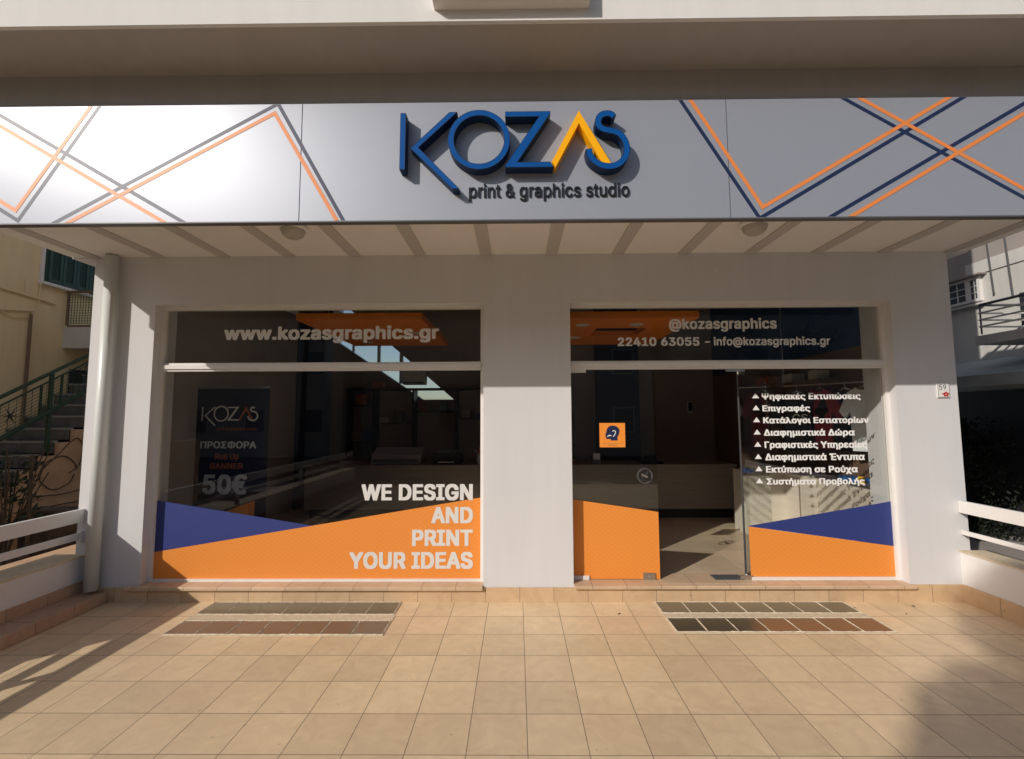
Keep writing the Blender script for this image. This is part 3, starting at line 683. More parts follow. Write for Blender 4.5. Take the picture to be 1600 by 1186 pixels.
for i, (x, y, wh) in enumerate(((3.05, -0.16, 'just right of the rear glass block row'), (3.42, -0.28, 'midway to the right low wall'), (3.62, -0.12, 'by the corner of the right pier'), (0.90, -0.28, 'left of the rear right glass blocks'))):
    a = rd.uniform(0, 6.28); c, q = math.cos(a), math.sin(a); r_ = rd.uniform(0.011, 0.017)
    P_ = lambda u, v: (x + u * c - v * q, y + u * q + v * c)
    m = MB(); pts = [P_(-r_, 0), P_(-r_ * .3, r_ * .42), P_(r_ * .5, r_ * .35), P_(r_, 0), P_(r_ * .4, -r_ * .4), P_(-r_ * .4, -r_ * .35)]
    m.prism(pts, 0.001, 0.004 + rd.uniform(0, 0.004), 'Z'); m.tube((*P_(r_, 0), 0.003), (*P_(r_ * 1.6, 0), 0.006), 0.001, 5)
    tag(m.build('dry_leaf', 'bark'), 'small dry brown leaf lying ' + wh, 'leaf', 'dry leaves on the terrace')
def rail(side, label):
    x = -4.215 if side < 0 else 4.225
    t = thing('railing', label, 'railing', (x, -3, 0.44), 'white terrace railings')
    zb = (0.75, 0.872) if side < 0 else (0.818, 0.93)
    z2 = (0.585, 0.648) if side < 0 else (0.615, 0.655)
    part(MB().box(x - 0.02, x + 0.02, -7.1, -0.003, *zb), 'top_rail', 'white', t, bevel=0.003)
    part(MB().box(x - 0.012, x + 0.012, -7.1, -0.03 if side < 0 else -0.003, *z2), 'lower_rail', 'white', t, bevel=0.002)
    if side < 0: part(MB().box(x - 0.02, x + 0.022, -0.03, -0.003, z2[0] - 0.02, z2[1] + 0.015), 'bracket', 'white', t)
    for y in ((-2.25, -4.3, -6.4) if side < 0 else (-1.9, -4.1, -6.4)):
        part(MB().box(x - 0.025, x + 0.025, y - 0.025, y + 0.025, 0.44 if side < 0 else 0.4685, zb[0] - 0.001), 'post', 'white', t)
rail(-1, 'white two-bar railing on the shaded left low wall')
rail(1, 'white two-bar railing on the sunlit right low wall')

# ---- pavement lights: rows of glass blocks
def blocks(x0, x1, y0, y1, label, kinds, back=0.012):
    t = thing('glass_block_panel', label, 'pavement light', (x0, y0, 0), 'rows of glass pavement blocks')
    part(MB().box(x0 - 0.012, x1 + 0.012, y0 - 0.012, y1 + back, 0.0005, 0.0045), 'mortar_bed', 'cement', t)
    n = 7; w = (x1 - x0) / n
    bd = MB(); rj = random.Random(label)
    def bead(p, q, k):
        pts = [(p[0] + (q[0] - p[0]) * i / k + rj.uniform(-.003, .003), p[1] + (q[1] - p[1]) * i / k + rj.uniform(-.003, .003), 0.0055) for i in range(k + 1)]
        for a_, b_ in zip(pts, pts[1:]): bd.tube(a_, b_, rj.uniform(0.0025, 0.0065), 6, rj.uniform(0.0025, 0.0065))
    for k in range(n + 1): bead((x0 + k * w, y0), (x0 + k * w, y1), 6)
    bead((x0, y0 + 0.002), (x1, y0 + 0.002), 40); bead((x0, y1 - 0.002), (x1, y1 - 0.002), 40)
    part(bd, 'mortar_joints', 'mortar', t)
    for k in range(n):
        j = lambda: random.uniform(-0.003, 0.003)
        a, b = x0 + k * w + 0.007 + j(), x0 + (k + 1) * w - 0.007 + j()
        part(MB().box(a, b, y0 + 0.008 + j(), y1 - 0.008 + j(), 0.0046, 0.0070 + random.uniform(0, 0.001)), 'glass_block', kinds[k % len(kinds)], t, bevel=0.001)
blocks(-2.86, -1.10, -0.30, -0.03, 'row of grey glass floor blocks nearest the left window', ['block'])
blocks(-2.86, -1.09, -0.68, -0.43, 'row of brown glass floor blocks on the left, nearer the viewer', ['block2'], 0.115)
blocks(1.29, 3.04, -0.27, -0.03, 'row of grey glass floor blocks nearest the doorway', ['block'])
blocks(1.29, 3.05, -0.63, -0.37, 'row of dark and rusty glass floor blocks on the right, nearer the viewer', ['block3', 'block3', 'block3', 'block4', 'block4', 'block4', 'block4'], 0.085)

# ================================================================== INSIDE THE SHOP
CT = thing('shop_counter', 'long grey wood reception counter across the back of the shop', 'counter', (-0.5, 2.9, 0.15))
part(MB().box(-3.35, 3.42, 2.82, 3.45, 0.30, 0.95), 'body', 'counter', CT)
part(MB().box(-3.30, 3.37, 2.90, 3.40, 0.151, 0.2995), 'base', 'shelfm', CT)
part(MB().box(-3.37, 3.44, 2.80, 3.47, 0.9505, 0.985), 'top', 'counter', CT)
SH = thing('shelving_unit', 'black metal frame shelving on the back wall of the shop', 'shelf', (-2.2, 4.8, 1))
px_ = [-3.36, -2.83, -2.05, -1.20, -0.45, 0.25, 0.95]
for x in px_: part(MB().box(x - 0.016, x + 0.016, 4.60, 4.95, 0.99, 2.28), 'upright', 'shelfm', SH)
part(MB().box(-3.376, 0.966, 4.60, 4.95, 2.281, 2.315), 'top_bar', 'shelfm', SH)
for a, b, z in ((0, 1, 1.98), (0, 1, 1.25), (1, 2, 1.62), (2, 3, 1.84), (3, 4, 1.70), (4, 5, 2.0), (5, 6, 1.6)):
    part(MB().box(px_[a] + 0.017, px_[b] - 0.017, 4.60, 4.95, z - 0.012, z + 0.012), 'shelf', 'shelfm', SH)
def raft(x0, x1, label, slot, lights):
    t = thing('ceiling_raft', label, 'ceiling panel', ((x0 + x1) / 2, 1.8, 2.95), 'orange ceiling rafts inside the shop')
    rf = MB(); z0, z1 = 2.90, 2.98; ya, yb, yc, yd = 0.86, 1.50, 2.10, 2.90
    if slot: rf.box(x0, x1, ya, yb, z0, z1).box(x0, x1, yc, yd, z0, z1).box(x0, slot[0], yb + 0.001, yc - 0.001, z0, z1).box(slot[1], x1, yb + 0.001, yc - 0.001, z0, z1)
    else: rf.box(x0, x1, ya, yd, z0, z1)
    part(rf, 'panel', 'iorange', t)
    if slot: part(MB().box(slot[0], slot[1], yb, yc, z1 + 0.08, z1 + 0.1), 'recess_back', 'shelfm', t)
    for x in (x0 + 0.25, x1 - 0.25): part(MB().tube((x, 1.2, z1), (x, 1.2, 4.149), 0.006, 8), 'rod', 'steel', t)
    for x, y in lights:
        part(MB().lathe([(0.0, z0 - 0.008), (0.08, z0 - 0.008), (0.09, z0 - 0.004), (0.09, z0 - 0.0005)], 24, (x, y, 0)), 'downlight', 'pwhite', t)
raft(-2.62, -1.12, 'orange ceiling raft behind the web address in the left transom', None, ((-1.35, 1.8), (-2.3, 2.5)))
raft(0.05, 2.16, 'orange ceiling raft with dark slot behind the right transom', (1.06, 1.72), ((0.84, 1.25), (1.52, 1.25), (0.86, 2.2)))
BN = thing('roll_up_banner', 'dark navy roll-up banner advertising a 50 euro offer behind the left window', 'banner', (-3.1, 0.5, 0.15))
ba = math.atan2(-0.03, 1.0)
bxf = lambda v: Vector((v.x * 1.12, 1.05 + (v.x + 3.10) * -0.08 + (v.y - 0.45), 1.75 + (v.z - 1.75) * 1.12))
def bpart(mb, n, m, lbl=None):
    mb.v = [tuple(bxf(Vector(v))) for v in mb.v]; return part(mb, n, m, BN, lbl)
sheet = bpart(MB().box(-3.515, -2.66, 0.449, 0.452, 0.385, 2.06), 'sheet', 'banner')
bpart(MB().box(-3.52, -2.655, 0.443, 0.458, 2.061, 2.082), 'top_bar', 'steel')
bpart(MB().box(-3.53, -2.645, 0.40, 0.53, 0.323, 0.384), 'base', 'steel')
k_ = 0.645 / 1376
bfit = lambda p: (-3.425 + (p[0] - 131) * k_ , 1.865 - (p[1] - 60) * k_ * 0.95)
y0 = 0.4475
before = set(COL.objects)
logo(bfit, y0 - 0.001, y0, BN, 'bgrey', 'borange', 'logo')
for o in set(COL.objects) - before:
    for v in o.data.vertices: v.co = bxf(v.co)
for s, bx, m, bd in (('print & graphics studio', (-3.24, -2.79, 1.60, 1.645), 'borange', 0), ('ΠΡΟΣΦΟΡΑ', (-3.425, -2.79, 1.415, 1.495), 'bgrey', 0.03), ('Roll Up', (-3.25, -2.98, 1.285, 1.36), 'borange', 0.02),
                     ('BANNER', (-3.30, -2.93, 1.20, 1.26), 'borange', 0.02), ('50€', (-3.375, -2.88, 0.93, 1.14), 'letter2', 0.035), ('www.kozasgraphics.gr', (-3.42, -2.85, 0.80, 0.83), 'borange', 0)):
    textpart(s, 'lettering', m, BN, bx, y0, th=0.001, bold=bd, xf=bxf)

rc = random.Random(5)
cols = [(0.30, 0.26, 0.22), (0.05, 0.10, 0.25), (0.45, 0.12, 0.03), (0.55, 0.52, 0.48), (0.10, 0.10, 0.10), (0.25, 0.05, 0.05), (0.08, 0.18, 0.12)]
nm = ['beige', 'blue', 'orange', 'pale grey', 'black', 'dark red', 'dark green']
spots = [(-3.28, 1.2626, 'lowest left shelf'), (-3.05, 1.2626, 'lowest left shelf, second in'), (-3.2, 1.9926, 'top left shelf'), (-2.72, 1.6326, 'second bay shelf, left end'), (-2.45, 1.6326, 'second bay shelf, middle'), (-1.95, 1.8526, 'third bay shelf, left end'),
         (-1.55, 1.8526, 'third bay shelf, right end'), (-1.1, 1.7126, 'fourth bay shelf, left end'), (-0.8, 1.7126, 'fourth bay shelf, right end'), (-2.9, 2.3155, 'top of the shelving at the left'), (-0.7, 2.3155, 'top of the shelving at the right')]
for i, (x, z, wh) in enumerate(spots):
    k = i % 7; h = rc.uniform(0.10, 0.24); w_ = rc.uniform(0.12, 0.22)
    m = MB().box(x, x + w_, 4.66, 4.90, z, z + h)
    tag(m.build('storage_box', cm(cols[k]), bevel=0.004), nm[k] + ' storage box on the ' + wh, 'box', 'boxes on the black shelving')
PP = thing('office_printer', 'dark desktop printer standing on the counter right of the grey one', 'printer', (-1.2, 3.1, 0.985))
part(MB().box(-1.35, -0.90, 2.92, 3.30, 0.986, 1.16), 'body', 'black', PP, bevel=0.02)
part(MB().box(-1.28, -0.97, 2.96, 3.26, 1.1605, 1.19), 'lid', 'railgrey', PP, bevel=0.008)
part(MB().box(-1.25, -1.0, 2.84, 2.919, 1.02, 1.03), 'paper_tray', 'letter', PP)
VS = thing('bouquet', 'small vase with orange and white flowers at the right end of the left window view', 'flowers', (-0.62, 3.0, 0.985))
part(MB().lathe([(0, 0.986), (0.04, 0.986), (0.05, 1.05), (0.03, 1.10), (0.04, 1.13), (0, 1.13)], 16, (-0.60, 3.0, 0)), 'vase', 'pwhite', VS, smooth=True)
for i in range(9):
    a = rc.uniform(0, 6.28); r_ = rc.uniform(0.02, 0.09); px0 = (-0.60 + r_ * math.cos(a), 3.0 + r_ * math.sin(a), 1.18 + rc.uniform(0, 0.07))
    part(MB().tube((-0.60, 3.0, 1.12), px0, 0.003, 5).lathe([(0, -0.012), (0.018, 0), (0.012, 0.016), (0, 0.012)], 9, px0), 'flower', cm([(0.9, 0.25, 0.05), (0.8, 0.8, 0.75), (0.85, 0.12, 0.06)][i % 3]), VS)
tag(MB().prism([(-3.66, 0.151), (-2.99, 0.151), (-2.99, 0.80), (-3.60, 0.58), (-3.66, 0.56)], 0.68, 0.80, 'Y').build('display_plinth', 'iorange', bevel=0.004), 'low orange display plinth standing in front of the banner', 'display plinth')
part(MB().tube((1.98, -0.03, 3.16), (1.98, 0.0, 3.16), 0.008, 8).tube((1.98, -0.03, 3.16), (1.98, -0.032, 3.19), 0.006, 8), 'wall_hook', 'white', B)
PR = thing('printer', 'large format printer with grey sloping lid on the back counter', 'printer', (-1.9, 3.1, 0.985))
part(MB().prism([(2.95, 0.986), (3.40, 0.986), (3.40, 1.20), (3.25, 1.24), (2.98, 1.13)], -2.35, -1.55, 'X'), 'body', 'grey', PR, bevel=0.01)
part(MB().box(-2.30, -1.60, 2.90, 2.949, 1.03, 1.07), 'tray', 'railgrey', PR)
HT = thing('hat', 'black brimmed hat lying on the counter', 'hat', (1.75, 3.0, 0.985))
part(MB().lathe([(0.0, 1.13), (0.075, 1.125), (0.095, 1.09), (0.105, 1.005), (0.21, 0.995), (0.212, 0.987), (0.0, 0.987)], 28, (2.15, 3.0, 0)), 'body', 'cloth_black', HT, smooth=True)
part(MB().lathe([(0.1065, 1.005), (0.1055, 1.03)], 28, (2.15, 3.0, 0)), 'hat_band', 'black', HT)
CB = thing('card_holder', 'small box with leaflets standing on the counter beside the hat', 'box', (1.3, 2.95, 0.985))
part(MB().box(1.20, 1.34, 2.90, 3.0, 0.986, 1.05).box(1.20, 1.215, 2.90, 3.0, 1.051, 1.13), 'tray', 'railgrey', CB)
part(MB().box(1.22, 1.33, 2.93, 2.96, 1.0505, 1.15), 'leaflets', 'letter', CB)
CA = thing('monitor', 'small screen standing at the left end of the counter seen through the door', 'monitor', (0.6, 3.1, 0.985))
part(MB().box(0.55, 0.95, 3.1, 3.13, 1.05, 1.30), 'screen', 'black', CA, bevel=0.004)
part(MB().box(0.72, 0.78, 3.11, 3.14, 0.995, 1.049).box(0.65, 0.85, 3.05, 3.2, 0.986, 0.9945), 'foot', 'railgrey', CA)
AC = thing('air_conditioner', 'white wall air conditioner high on the back wall', 'air conditioner', (-2.3, 4.8, 2.4))
part(MB().box(-2.32, -1.85, 4.78, 4.998, 2.40, 2.75), 'body', 'bgrey', AC, bevel=0.02)
part(MB().box(-2.29, -1.88, 4.772, 4.7795, 2.42, 2.45), 'louvre', 'railgrey', AC)
IN = thing('intercom', 'small black wall screen on the wall right of the doorway', 'screen', (3.95, 4.9, 1.9))
part(MB().box(3.50, 3.62, 4.97, 4.999, 1.80, 2.04), 'body', 'bgrey', IN, bevel=0.005)
part(MB().box(3.52, 3.60, 4.964, 4.9695, 1.84, 2.02), 'screen', 'black', IN)

# display counter by the right window, catching the shadows of the lettering
DC = thing('display_counter', 'pale wood display counter standing behind the right window in sunlight', 'counter', (3.9, 0.9, 0.15))
part(MB().box(3.76, 4.04, 0.43, 1.40, 0.151, 0.965), 'side_unit', 'lightwood', DC)
part(MB().box(3.60, 4.04, 1.401, 1.60, 0.151, 0.985), 'end_unit', 'lightwood', DC)
part(MB().box(3.12, 3.599, 1.80, 2.25, 0.151, 0.985).box(3.60, 4.04, 1.601, 2.25, 0.151, 0.985), 'back_unit', 'lightwood', DC)
part(MB().box(3.74, 4.045, 0.425, 1.399, 0.9655, 0.985), 'top', 'shelfm', DC)
def goods(name, label, x, y, z, w, d, h, c, kind='box'):
    if kind == 'box':
        m = MB().box(x, x + w, y, y + d, z, z + h); o = m.build(name, cm(c), None, bevel=0.004)
    else:
        m = MB().lathe([(0, z), (w / 2, z), (w / 2, z + h * .9), (w / 2 * .85, z + h), (0, z + h)], 16, (x + w / 2, y + w / 2, 0)); o = m.build(name, cm(c), None, smooth=False)
    tag(o, label, name.replace('_', ' '), 'samples on the display counter and shelves'); return o
goods('box', 'flat blue box lying on the display counter', 3.80, 0.75, 0.9855, 0.20, 0.30, 0.05, (0.03, 0.14, 0.42))
goods('cup', 'orange cup on the display counter nearest the window', 3.80, 0.50, 0.9855, 0.075, 0, 0.09, (0.85, 0.20, 0.02), 'c')
goods('cup', 'red cup on the display counter beside the orange one', 3.88, 0.58, 0.9855, 0.075, 0, 0.09, (0.55, 0.03, 0.03), 'c')
goods('cup', 'yellow cup on the display counter beside the blue box', 3.78, 0.66, 0.9855, 0.07, 0, 0.08, (0.85, 0.50, 0.03), 'c')
goods('box', 'small purple box at the far end of the display counter', 3.64, 1.43, 0.9855, 0.22, 0.12, 0.05, (0.16, 0.05, 0.22))
goods('tray', 'clear plastic leaflet tray on the back part of the display counter', 3.16, 1.84, 0.9855, 0.26, 0.2, 0.07, (0.5, 0.52, 0.5))
WS = thing('wall_shelf', 'brown wall shelf carrying boxes high on the right wall', 'shelf', (3.9, 2, 2.2))
part(MB().box(3.76, 4.049, 1.20, 3.6, 2.16, 2.20), 'board', 'brown', WS)
part(MB().box(3.76, 4.049, 1.20, 1.23, 2.02, 2.159).box(3.76, 4.049, 3.4, 3.43, 2.02, 2.159), 'bracket', 'brown', WS)
goods('box', 'orange box on the high wall shelf', 3.80, 2.6, 2.2005, 0.18, 0.22, 0.14, (0.65, 0.13, 0.02))
goods('box', 'brown cardboard box on the high wall shelf', 3.80, 2.25, 2.2005, 0.18, 0.2, 0.12, (0.35, 0.20, 0.12))
goods('box', 'white box on the high wall shelf', 3.80, 1.85, 2.2005, 0.18, 0.25, 0.12, (0.65, 0.68, 0.62))
goods('box', 'cream box at the near end of the high wall shelf', 3.80, 1.35, 2.2005, 0.18, 0.15, 0.12, (0.62, 0.58, 0.45))
WS2 = thing('wall_shelf', 'brown wall shelf with mugs lower on the right wall', 'shelf', (3.9, 2, 1.8))
part(MB().box(3.80, 4.049, 1.55, 3.4, 1.78, 1.81), 'board', 'brown', WS2)
part(MB().box(3.80, 4.049, 2.4, 2.43, 1.68, 1.779), 'bracket', 'brown', WS2)
for i, (y, c, n) in enumerate(((1.7, (0.7, 0.7, 0.66), 'white'), (2.0, (0.5, 0.36, 0.2), 'tan'), (2.3, (0.1, 0.22, 0.16), 'green'), (2.6, (0.62, 0.6, 0.55), 'cream'))):
    goods('mug', n + ' mug on the lower wall shelf', 3.84, y, 1.8105, 0.10, 0, 0.11, c, 'c')

def shirt(label, x, y, z, c, ang, wd=0.5, hgt=0.72, text=None):
    t = thing('t_shirt', label, 't-shirt', (x, y, z), 'printed t-shirts hanging by the right window')
    out = [(-0.20, 0), (0.20, 0), (0.21, 0.42), (0.235, 0.44), (0.31, 0.36), (0.40, 0.45), (0.26, 0.66), (0.10, 0.72), (0.05, 0.69), (-0.05, 0.69), (-0.10, 0.72), (-0.26, 0.66), (-0.40, 0.45), (-0.31, 0.36), (-0.235, 0.44), (-0.21, 0.42)]
    k = wd / 0.62; kz = hgt / 0.72; ca, sa = math.cos(ang), math.sin(ang)
    nseg = 14; m = MB()
    # body as a softly folded shell
    from mathutils.geometry import tessellate_polygon
    pts = []
    for i in range(len(out)):
        a, b = Vector(out[i]), Vector(out[(i + 1) % len(out)])
        for q in range(3): pts.append(a.lerp(b, q / 3))
    n = len(pts)
    def w3(p, side):
        u, v = p.x * k, p.y * kz; dep = 0.025 * math.sin(u * 22) * (1 - p.y) + side * (0.03 + 0.03 * max(0, 1 - abs(p.x) * 4))
        return (x + u * ca - dep * sa, y + u * sa + dep * ca, z - hgt + v)
    tri = tessellate_polygon([[Vector((p.x, p.y, 0)) for p in pts]])
    vs = [w3(p, -1) for p in pts] + [w3(p, 1) for p in pts]
    fs = [tuple(q) for q in tri] + [tuple(i + n for i in reversed(q)) for q in tri] + [(i, (i + 1) % n, (i + 1) % n + n, i + n) for i in range(n)]
    m._add(vs, fs); part(m, 'body', c, t)
    part(MB().path([(x - 0.16 * ca, y - 0.16 * sa, z - 0.06), (x, y, z + 0.02), (x + 0.16 * ca, y + 0.16 * sa, z - 0.06)], 0.006).tube((x, y, z + 0.02), (x, y, z + 0.09), 0.004), 'hanger', 'steel', t)
    if text:
        def xf(v): return Vector((x + (v.x - 0.0) * ca - v.y * sa, y + v.x * sa + v.y * ca, v.z))
        textpart(text, 'lettering', 'bgrey', t, (-0.07, 0.09, z - 0.36, z - 0.27), -0.068, th=0.002, xf=xf)
    return t
shirt('black t-shirt with pale letters hanging by the right window', 3.52, 1.30, 2.03, 'cloth_black', -0.35, text='CS')
shirt('red t-shirt hanging between the two black ones', 3.72, 1.16, 2.06, 'cloth_red', -1.15, wd=0.42)
shirt('black t-shirt hanging next to the white one', 3.90, 0.98, 2.05, 'cloth_black', -0.6, wd=0.50)
shirt('white t-shirt hanging nearest the window frame', 3.93, 0.72, 2.06, 'cloth_white', -1.0, wd=0.40)
CR = thing('clothes_rail', 'thin steel clothes rail carrying the t-shirts', 'rail', (3.8, 1.1, 2.12))
part(MB().tube((3.45, 1.45, 2.12), (3.97, 0.62, 2.12), 0.010, 10), 'bar', 'steel', CR)
part(MB().tube((3.45, 1.45, 2.13), (3.45, 1.45, 4.149), 0.006, 8).tube((3.97, 0.62, 2.13), (3.97, 0.62, 4.149), 0.006, 8), 'hanging_rod', 'steel', CR)

# ================================================================== LEFT NEIGHBOUR: yellow house with outside stair
Y = thing('yellow_house', 'ochre yellow house with green shutters and an outside stair left of the shop', 'house', (-8, 3, -0.4))
X0 = -8.0
part(MB().box(-14, X0, -1.5, 9, -0.42, 9), 'wall', 'yhouse', Y)
sh = part(MB().box(X0 + 0.0005, X0 + 0.05, 3.02, 4.05, 4.05, 4.70), 'window', 'green', Y, 'green shuttered upper window')
lf = MB()
for k in range(4):
    a = 3.06 + k * 0.245
    lf.box(X0 + 0.051, X0 + 0.075, a, a + 0.235, 4.62, 4.69); lf.box(X0 + 0.051, X0 + 0.075, a, a + 0.235, 4.06, 4.13)
    lf.box(X0 + 0.051, X0 + 0.075, a, a + 0.05, 4.1305, 4.6195); lf.box(X0 + 0.051, X0 + 0.075, a + 0.185, a + 0.235, 4.1305, 4.6195)
    for j in range(16): lf.box(X0 + 0.052, X0 + 0.066, a + 0.051, a + 0.184, 4.14 + j * 0.03, 4.155 + j * 0.03)
part(lf, 'shutter', 'green', sh)
part(MB().box(X0 + 0.0005, X0 + 0.09, 2.97, 4.10, 4.00, 4.045).box(X0 + 0.0005, X0 + 0.04, 2.97, 3.015, 4.0455, 4.74), 'window_surround', 'white', sh)
bal = part(MB().box(X0, -7.0, 3.45, 5.5, 2.98, 3.35), 'balcony', 'whouse', Y)
bm_ = MB()
def grid_panel(m, p, ux, uz, w, h, nx, nz, r):
    """wire mesh between u-axis and up-axis vectors"""
    p = Vector(p); ux = Vector(ux); uz = Vector(uz)
    for i in range(nx + 1): m.tube(p + ux * (w * i / nx), p + ux * (w * i / nx) + uz * h, r, 4)
    for j in range(nz + 1): m.tube(p + uz * (h * j / nz), p + uz * (h * j / nz) + ux * w, r, 4)
grid_panel(bm_, (-7.95, 3.47, 3.42), (1, 0, 0), (0, 0, 1), 0.95, 0.52, 19, 11, 0.004)
part(bm_, 'mesh_panel', 'greenrail', bal)
part(MB().box(-7.99, -6.98, 3.45, 3.49, 3.97, 4.01).box(-7.95, -6.98, 3.455, 3.485, 3.36, 3.39).box(-7.98, -7.95, 3.455, 3.485, 3.3905, 3.969).box(-7.02, -6.99, 3.455, 3.485, 3.3905, 3.969)
     .box(-7.02, -6.98, 3.491, 5.5, 3.97, 4.01), 'railing', 'brown', bal)
def star(m, c, r, u, n=6):
    c = Vector(c)
    for k in range(n):
        a = math.pi * k / n * 2; d = Vector((u[0] * math.cos(a), u[1] * math.cos(a), math.sin(a)))
        m.tube(c, c + d * r, 0.016, 5, 0.003)
st = MB(); star(st, (-7.45, 3.45, 3.68), 0.10, (1, 0)); part(st, 'star_ornament', 'dark', bal)
# stair climbing away along the wall
SX0, SX1 = X0 + 0.001, -7.0
stp = MB(); nos = MB(); zz = -0.30; yy = 0.55
steps = []
for k in range(17):
    stp.box(SX0, SX1, yy, 6.0, zz, zz + 0.158); nos.box(SX0, SX1 + 0.02, yy - 0.02, yy + 0.045, zz + 0.1585, zz + 0.19)
    steps.append((yy, zz + 0.19)); yy += 0.235; zz += 0.19
stair = part(stp, 'stair', 'greystep', Y)
part(nos, 'step_nosings', 'nosing', stair)
sw_ = MB(); prof = [(0.55, -0.42)] + [(3.9, -0.42), (3.9, 2.0)]
top = []
for (a, b) in reversed(steps[:14]): top += [(a + 0.235, b - 0.03), (a, b - 0.03)]
sw_.prism([(0.55, -0.415), (3.83, -0.415)] + [(p[0], p[1]) for p in top], SX1 + 0.021, SX1 + 0.08, 'X')
part(sw_, 'stair_wall', 'peach', Y)
ck = MB()   # trailing cracks / vine stems on the stair wall
import itertools
cp = [(2.45 + 0.27 * math.cos(a) + 0.02 * math.sin(3 * a), 0.93 + 0.24 * math.sin(a) + 0.015 * math.cos(5 * a)) for a in [i * 2 * math.pi / 26 for i in range(26)]]
ck.path([(SX1 + 0.09, p[0], p[1]) for p in cp], 0.008, 5); part(ck, 'vine_stem', 'bark', Y)
for line in ([(2.2, 1.0), (2.4, 1.18), (2.66, 1.42), (2.78, 1.38), (2.82, 1.2), (2.76, 1.0), (2.6, 0.9)], [(1.7, 0.60), (2.1, 0.63), (2.5, 0.60), (3.0, 0.64)], [(2.0, 0.42), (2.5, 0.45), (3.1, 0.43)]):
    part(MB().path([(SX1 + 0.09, p[0], p[1]) for p in catmull(line, 5)], 0.007, 5), 'vine_stem', 'bark', Y)
# green railing of the stair (outer side)
RG = MB(); xr = -7.03
sl_ = 0.60; z_at = lambda y, z0: z0 + sl_ * (y - 1.66)
RG.tube((xr, 0.4, z_at(0.4, 2.02)), (xr, 5.0, z_at(5.0, 2.02)), 0.026, 10)
RG.tube((xr, 0.4, z_at(0.4, 1.90)), (xr, 5.0, z_at(5.0, 1.90)), 0.014, 8)
RG.tube((xr, 0.4, z_at(0.4, 1.43)), (xr, 5.0, z_at(5.0, 1.43)), 0.034, 10)
for y in (0.9, 2.36, 3.8): RG.box(xr - 0.022, xr + 0.022, y - 0.022, y + 0.022, z_at(y, 1.43) - 0.62, z_at(y, 2.02))
for y in (2.22, 2.52, 1.0): RG.box(xr - 0.012, xr + 0.012, y - 0.012, y + 0.012, z_at(y, 1.43), z_at(y, 1.9))
rail_o = part(RG, 'railing', 'greenrail', Y)
ms = MB()
for i in range(0, 40):
    y = 0.4 + i * 0.10
    if y < 4.4: ms.tube((xr, y, z_at(y, 1.45)), (xr, y, z_at(y, 1.90)), 0.003, 4)
for j in range(1, 9): ms.tube((xr, 0.4, z_at(0.4, 1.45 + 0.05 * j)), (xr, 4.4, z_at(4.4, 1.45 + 0.05 * j)), 0.003, 4)
part(ms, 'mesh_panel', 'greenrail', rail_o)
st = MB(); star(st, (xr + 0.03, 1.80, 1.78), 0.11, (0, 1)); part(st, 'star_ornament', 'dark', rail_o)
part(MB().box(X0 + 0.0006, X0 + 0.03, 3.6, 4.3, 2.1, 2.62), 'cellar_window', 'dark', Y)
# wall pipes and cables
pi = MB(); pi.tube((X0 + 0.04, 2.86, 1.0), (X0 + 0.04, 2.86, 3.45), 0.022, 8)
part(pi, 'wall_pipe', 'brown', Y)
pk = MB(); pk.path([(X0 + 0.03, 1.5, 3.82), (X0 + 0.03, 3.25, 3.72)], 0.018, 6); pk.path([(X0 + 0.03, 2.2, 3.40), (X0 + 0.03, 2.9, 3.52)], 0.02, 6)
pk.path([(X0 + 0.03, 3.0, 4.75), (X0 + 0.03, 2.98, 4.0), (X0 + 0.03, 2.96, 3.6), (X0 + 0.03, 2.85, 3.40), (X0 + 0.03, 2.6, 3.35), (X0 + 0.03, 2.4, 3.42)], 0.010, 6)
for y in (1.9, 2.35, 2.75): pk.tube((X0 + 0.03, y, 3.80), (X0 + 0.03, y, 4.02), 0.008, 5)
part(pk, 'cable', 'yhouse', Y)
tag(MB().box(-7.0, -5.3, 1.95, 2.25, -0.41, 0.42).box(-7.02, -5.28, 1.93, 2.27, 0.4205, 0.47).build('garden_wall', 'brownstone', bevel=0.01), 'rough brown stone wall behind the left railing', 'wall')
tag(MB().box(-6.95, -5.2, -1.2, 1.6, -0.41, -0.05).build('side_terrace', 'brownstone'), 'low dark stone bed beside the left low wall', 'planting bed')
tag(MB().box(-5.1, -4.462, -0.55, 1.7, -0.41, 0.30).build('ledge', 'peach', bevel=0.01), 'flat tan masonry ledge just outside the left railing', 'ledge')

def leaves(name, m, boxes, n, size, root=None, label=None, cat=None, group=None, kind=None, seed=1):
    rnd = random.Random(seed); vs = []; fs = []
    for _ in range(n):
        c, r = rnd.choice(boxes)
        while True:
            p = Vector((rnd.uniform(-1, 1), rnd.uniform(-1, 1), rnd.uniform(-1, 1)))
            if p.length < 1 and rnd.random() < 0.25 + p.length: break
        p = Vector((c[0] + p.x * r[0], c[1] + p.y * r[1], c[2] + p.z * r[2]))
        a = Vector((rnd.gauss(0, 1), rnd.gauss(0, 1), rnd.gauss(0, 1))).normalized(); b = a.orthogonal().normalized(); s = size * rnd.uniform(0.6, 1.3)
        c2 = a.cross(b); i = len(vs)
        vs += [p - b * s, p + c2 * s * 0.4 - b * 0.1 * s, p + b * s, p - c2 * s * 0.4 - b * 0.1 * s]; fs.append((i, i + 1, i + 2, i + 3))
    mb = MB(); mb._add(vs, fs)
    if root: return part(mb, name, m, root)
    return tag(mb.build(name, m), label, cat, group, kind)
PS = thing('shrub', 'dark leafy shrub tied to a stake left of the terrace', 'shrub', (-6.1, 1.0, -0.05))
